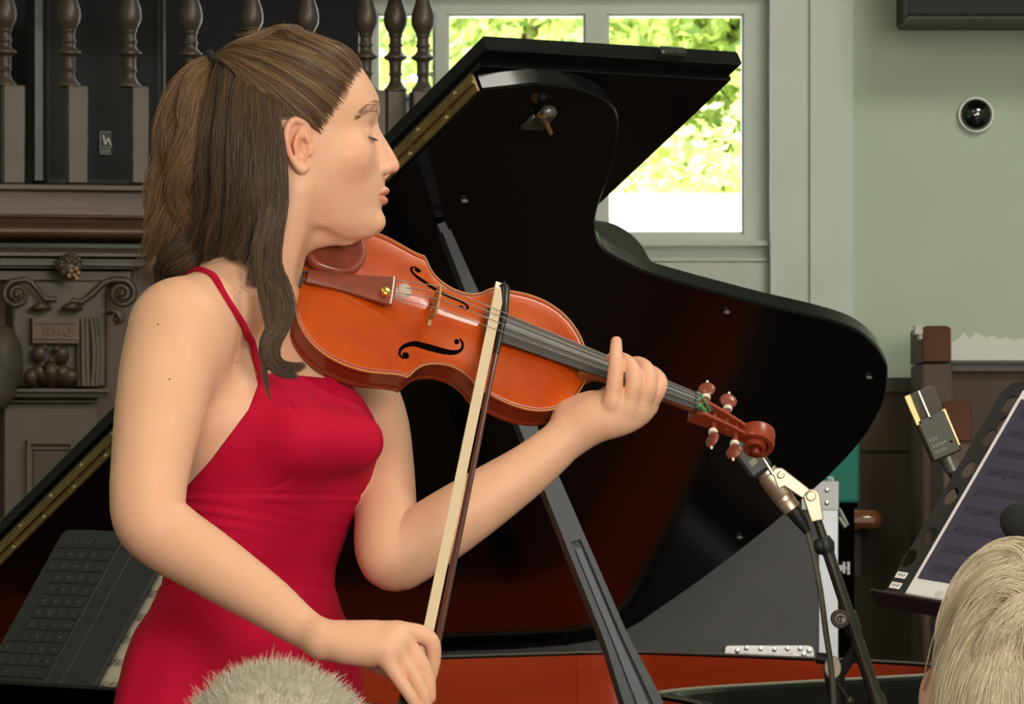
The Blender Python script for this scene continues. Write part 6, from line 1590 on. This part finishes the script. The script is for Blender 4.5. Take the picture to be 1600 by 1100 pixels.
for fx in (.575, .715):
    mb = MB(); mb.box(OP(KWd*fx, -KL/2, .0002), (.0012, KL-.004, .0010), R7, .0003); mb.build('crease', mat('crease_grey', (.085, .088, .10), .6) if 'crease_grey' not in bpy.data.materials else bpy.data.materials['crease_grey'], kc)
# ================================================================== LISTENERS IN FRONT
mskin2 = mat('listener_skin', (.68, .40, .30), .5, sss=.2)
def listener(label, px, py_top, Y, hr, cloth, tilt=0.0):
    """seated person seen from behind; returns (thing, head centre, field)"""
    k = Y/FPX; top = U(px, py_top, Y); hc_ = top-np.array([0, 0, hr[2]*.98]); F = Field(); F.margin = .05
    F.ellipsoid(hc_, hr, None); x, y, z = hc_
    F.ellipsoid(hc_+np.array([0, .035, -hr[2]*.55]), np.array([hr[0]*.78, hr[1]*.75, hr[2]*.62]), None, .04)
    F.capsules([hc_+[0, -.02, -.06], hc_+[0, -.03, -.20]], [.058, .062], .03)
    for s in (1, -1):
        F.ellipsoid(hc_+np.array([s*hr[0]*1.0, .012, -.022]), np.array([.012, .018, .031]), None, .006)
    F.ellipsoid(hc_+np.array([0, hr[1]*.98, -.03]), np.array([.014, .022, .022]), None, .01)
    T = Field(); T.margin = .08; zs = z-.24
    T.ellipsoid([x, y-.03, zs-.10], [.20, .11, .14], None, .05); T.ellipsoid([x, y-.03, zs-.32], [.17, .12, .26], None, .08)
    sh_z = zs-.08; seat = .48
    T.capsules([[x-.15, y-.03, sh_z], [x+.15, y-.03, sh_z]], [.07, .07], .06)
    for s in (1, -1):
        T.capsules([[x+s*.18, y-.03, sh_z-.02], [x+s*.22, y, sh_z-.28], [x+s*.12, y+.22, sh_z-.36]], [.055, .045, .036], .03)
        T.capsules([[x+s*.09, y, seat+.02], [x+s*.11, y+.34, seat+.02], [x+s*.11, y+.34, .10]], [.085, .07, .045], .05)
        T.capsules([[x+s*.11, y+.33, .05], [x+s*.12, y+.47, .04]], [.042, .035], .03)
        F.capsules([hc_+[0, -.03, -.20], [x+s*.16, y-.03, sh_z-.02], [x+s*.22, y, sh_z-.28], [x+s*.12, y+.22, sh_z-.36], [x+s*.05, y+.29, sh_z-.37]], [.05, .035, .03, .028, .024], .02)
    t = thing('person', label, 'person', (x, y, 0))
    v, f = F.mesh(.0045); link('body', mesh_np('body', v, f, mskin2, True), t)
    v, f = T.mesh(.011); link('clothes', mesh_np('clothes', v, f, cloth, True), t)
    return t, hc_, F
# --- fair-haired listener at the right edge
blond = hair_mat('blond_hair', (.26, .19, .115), (.80, .70, .52), .5)
t2, h2, F2 = listener('listener with short pale blond hair, back of the head, right front corner', 1603, 862, 4.9, np.array([.084, .10, .118]), mat('navy_knit', (.02, .025, .05), .9))
k2 = 4.9/FPX
def hd_pt(px, py, dy): return U(px, py, 4.9+dy)
def swirl(N, seed):
    rg = np.random.RandomState(seed); out_ = []; sh = []
    wh = h2+np.array([-.005, -.085, .050])                       # crown whorl on the back of the head
    for i in range(N):
        a = rg.rand()*2*PI; r = rg.rand()**.6
        e1 = np.array([1.0, 0, 0]); st_ = wh+np.array([math.cos(a)*r*.055, .012*rg.randn(), math.sin(a)*r*.05])
        # from the whorl hair falls down and outwards, clockwise
        L = .11+.06*rg.rand(); curl = .55+.3*rg.randn()*.4
        p = st_.copy(); P_ = [p.copy()]; ang = a+curl
        d = np.array([math.cos(ang), -.15, math.sin(ang)])
        for j in range(13):
            f = j/12; d = nrm(d+np.array([-.05*math.sin(a), 0, -.20-.15*f])*.5)
            p = p+d*L/13; P_.append(p.copy())
        out_.append(P_); sh.append(np.clip(.58+.17*math.sin(a*5+1)+.10*math.sin(a*13)+.15*rg.randn(), 0, 1))
    return np.array(out_), np.array(sh)
def wrap(Q, F, o0, o1):
    s = Q.shape; X = Q.reshape(-1, 3); o = np.tile(np.linspace(o0, o1, s[1]), s[0])*(.5+1.0*np.repeat(RNG.rand(s[0]), s[1])); return F.project(X, o, 10).reshape(s)
HF2 = Field(); HF2.ellipsoid(h2, [.084, .10, .118], None); HF2.ellipsoid(h2+np.array([0, .0, -.06]), [.078, .085, .10], None, .05)
Q, sh = swirl(6500, 3); Q = wrap(Q, HF2, .004, .007)
hb = MB(); hb.ball(h2+np.array([0, -.004, .004]), 1.0, 32, 20, (.086, .100, .119))
cap2 = hb.build('hair', blond, t2, angle=None); at = cap2.data.attributes.new('shade', 'FLOAT', 'POINT'); at.data.foreach_set('value', np.full(len(cap2.data.vertices), .40, np.float32))
strand_mesh('hair_strands', Q, .00042, sh, blond, cap2, taper=.25)
# top and side locks that bound the outline
TOPK = [([(1600, 905, -.06, 20), (1580, 868, -.04, 16), (1545, 875, -.03, 16), (1512, 905, -.02, 15), (1488, 945, -.02, 13), (1474, 985, -.02, 10), (1468, 1020, -.02, 5)], 420),
        ([(1620, 890, -.06, 20), (1600, 858, -.02, 14), (1560, 862, .0, 14), (1524, 888, .0, 14), (1496, 928, .0, 13), (1478, 975, .0, 11), (1464, 1030, .0, 9), (1460, 1080, .0, 6)], 420),
        ([(1610, 930, -.085, 22), (1570, 915, -.08, 20), (1535, 940, -.07, 20), (1510, 985, -.06, 20), (1498, 1035, -.05, 20), (1492, 1090, -.04, 20), (1490, 1140, -.03, 14)], 460),
        ([(1615, 950, -.09, 20), (1590, 960, -.095, 20), (1560, 1000, -.09, 22), (1545, 1050, -.08, 24), (1540, 1110, -.06, 24), (1540, 1160, -.05, 16)], 420),
        ([(1640, 880, -.05, 24), (1660, 850, -.02, 18), (1700, 868, -.01, 20), (1735, 910, -.01, 20), (1752, 970, -.01, 18), (1756, 1040, .0, 14)], 340),
        ([(1620, 960, -.09, 20), (1625, 1000, -.10, 26), (1615, 1060, -.09, 30), (1610, 1120, -.07, 28)], 380)]
def clumpY(rows, N, Yb, **kw):
    r = np.array(rows, float); r[:, 2] += Yb-YB; return clump([tuple(q) for q in r], N, **kw)
Q = np.concatenate([clumpY(r, int(n_*1.5), 4.9, wave=.6, twist=.5, flat=.5) for r, n_ in TOPK]); Q = push_out(Q, HF2, .003)
strand_mesh('hair_locks', Q, .00042, np.clip(.60+.18*RNG.randn(len(Q)), 0, 1), blond, cap2, taper=.2)
# --- grey-haired listener at the bottom
grey = hair_mat('grey_hair', (.34, .31, .235), (.72, .68, .57), .6)
t3, h3, F3 = listener('listener with cropped grey hair, top of the head, bottom edge before the gown', 428, 1052, 4.5, np.array([.090, .105, .115]), mat('brown_jacket', (.05, .035, .025), .9))
rg = np.random.RandomState(12); n_ = 15000; d = rg.randn(n_, 3); d[:, 2] = np.abs(d[:, 2])*1.0-.15; d /= np.linalg.norm(d, axis=1)[:, None]
base = h3+d*np.array([.090, .105, .115]); nn = d/np.array([.090, .105, .115]); nn /= np.linalg.norm(nn, axis=1)[:, None]
lean = np.array([.25, .25, .1])+.42*rg.randn(n_, 3); L = (.006+.006*rg.rand(n_))[:, None]
Q = np.stack([base+(nn*np.array([1, 1, .95])*f+lean*.75*f*f)*L for f in np.linspace(0, 1, 5)], 1)
hb = MB(); hb.ball(h3, 1.0, 32, 20, (.092, .107, .117)); cap3 = hb.build('hair', grey, t3, angle=None); at = cap3.data.attributes.new('shade', 'FLOAT', 'POINT'); at.data.foreach_set('value', np.full(len(cap3.data.vertices), .45, np.float32))
strand_mesh('hair_strands', Q, .00021, np.clip(.5+.2*rg.randn(n_), 0, 1), grey, cap3, taper=.3)
# ================================================================== CAMERA AND LIGHT
cam = bpy.data.cameras.new('camera'); cam.lens = FPX/1600*36; cam.sensor_width = 36; cam.shift_y = (HOR-550)/1600; cam.clip_start = .1; cam.clip_end = 200
camo = bpy.data.objects.new('camera', cam); C.objects.link(camo); camo.location = (0, 0, CZ); camo.rotation_euler = (PI/2, 0, 0)
bpy.context.scene.camera = camo
cam.dof.use_dof = True; cam.dof.focus_distance = 5.85; cam.dof.aperture_fstop = 42
w = bpy.data.worlds.new('sky'); bpy.context.scene.world = w; w.use_nodes = True
bg = w.node_tree.nodes['Background']; bg.inputs[0].default_value = (.80, .90, 1.0, 1); bg.inputs[1].default_value = 5.0
def area(name, loc, aim, sx, sy, energy, col):
    l = bpy.data.lights.new(name, 'AREA'); l.shape = 'RECTANGLE'; l.size = sx; l.size_y = sy; l.energy = energy; l.color = col
    o = bpy.data.objects.new(name, l); C.objects.link(o); o.location = loc
    o.rotation_euler = (Vector(aim)-Vector(loc)).to_track_quat('-Z', 'Y').to_euler(); return o
sun = bpy.data.lights.new('sun', 'SUN'); sun.energy = 15; sun.angle = .01; sun.color = (1, .95, .82); so = bpy.data.objects.new('sun', sun); C.objects.link(so)
so.rotation_euler = Vector((.25, .62, -.75)).to_track_quat('-Z', 'Y').to_euler(); so.location = (0, 14, 8)
# softbox for an unseen hall window at right, added low fill, warm hall lamps
area('hall_window_light', (2.3, -.2, 2.7), (-.2, 5.9, 1.35), 2.4, 2.2, 265, (1.0, .91, .81))
area('low_fill_light', (-.2, -1.7, 1.6), (.1, 7.0, 1.1), 2.4, 1.2, 105, (1.0, .91, .80))  # unseen fill, added to brighten the piano's red inner rim
area('hall_lamp_light', (-.9, 4.3, 4.0), (-.25, 5.9, 1.4), .9, .9, 15, (1.0, .80, .58))
area('hall_lamp_light_right', (1.9, 6.2, 4.05), (1.0, 9.5, 1.4), 1.2, .8, 80, (1.0, .95, .86))
vs_ = bpy.context.scene.view_settings; vs_.view_transform = 'Standard'; vs_.look = 'None'; vs_.gamma = 1; vs_.exposure = 0
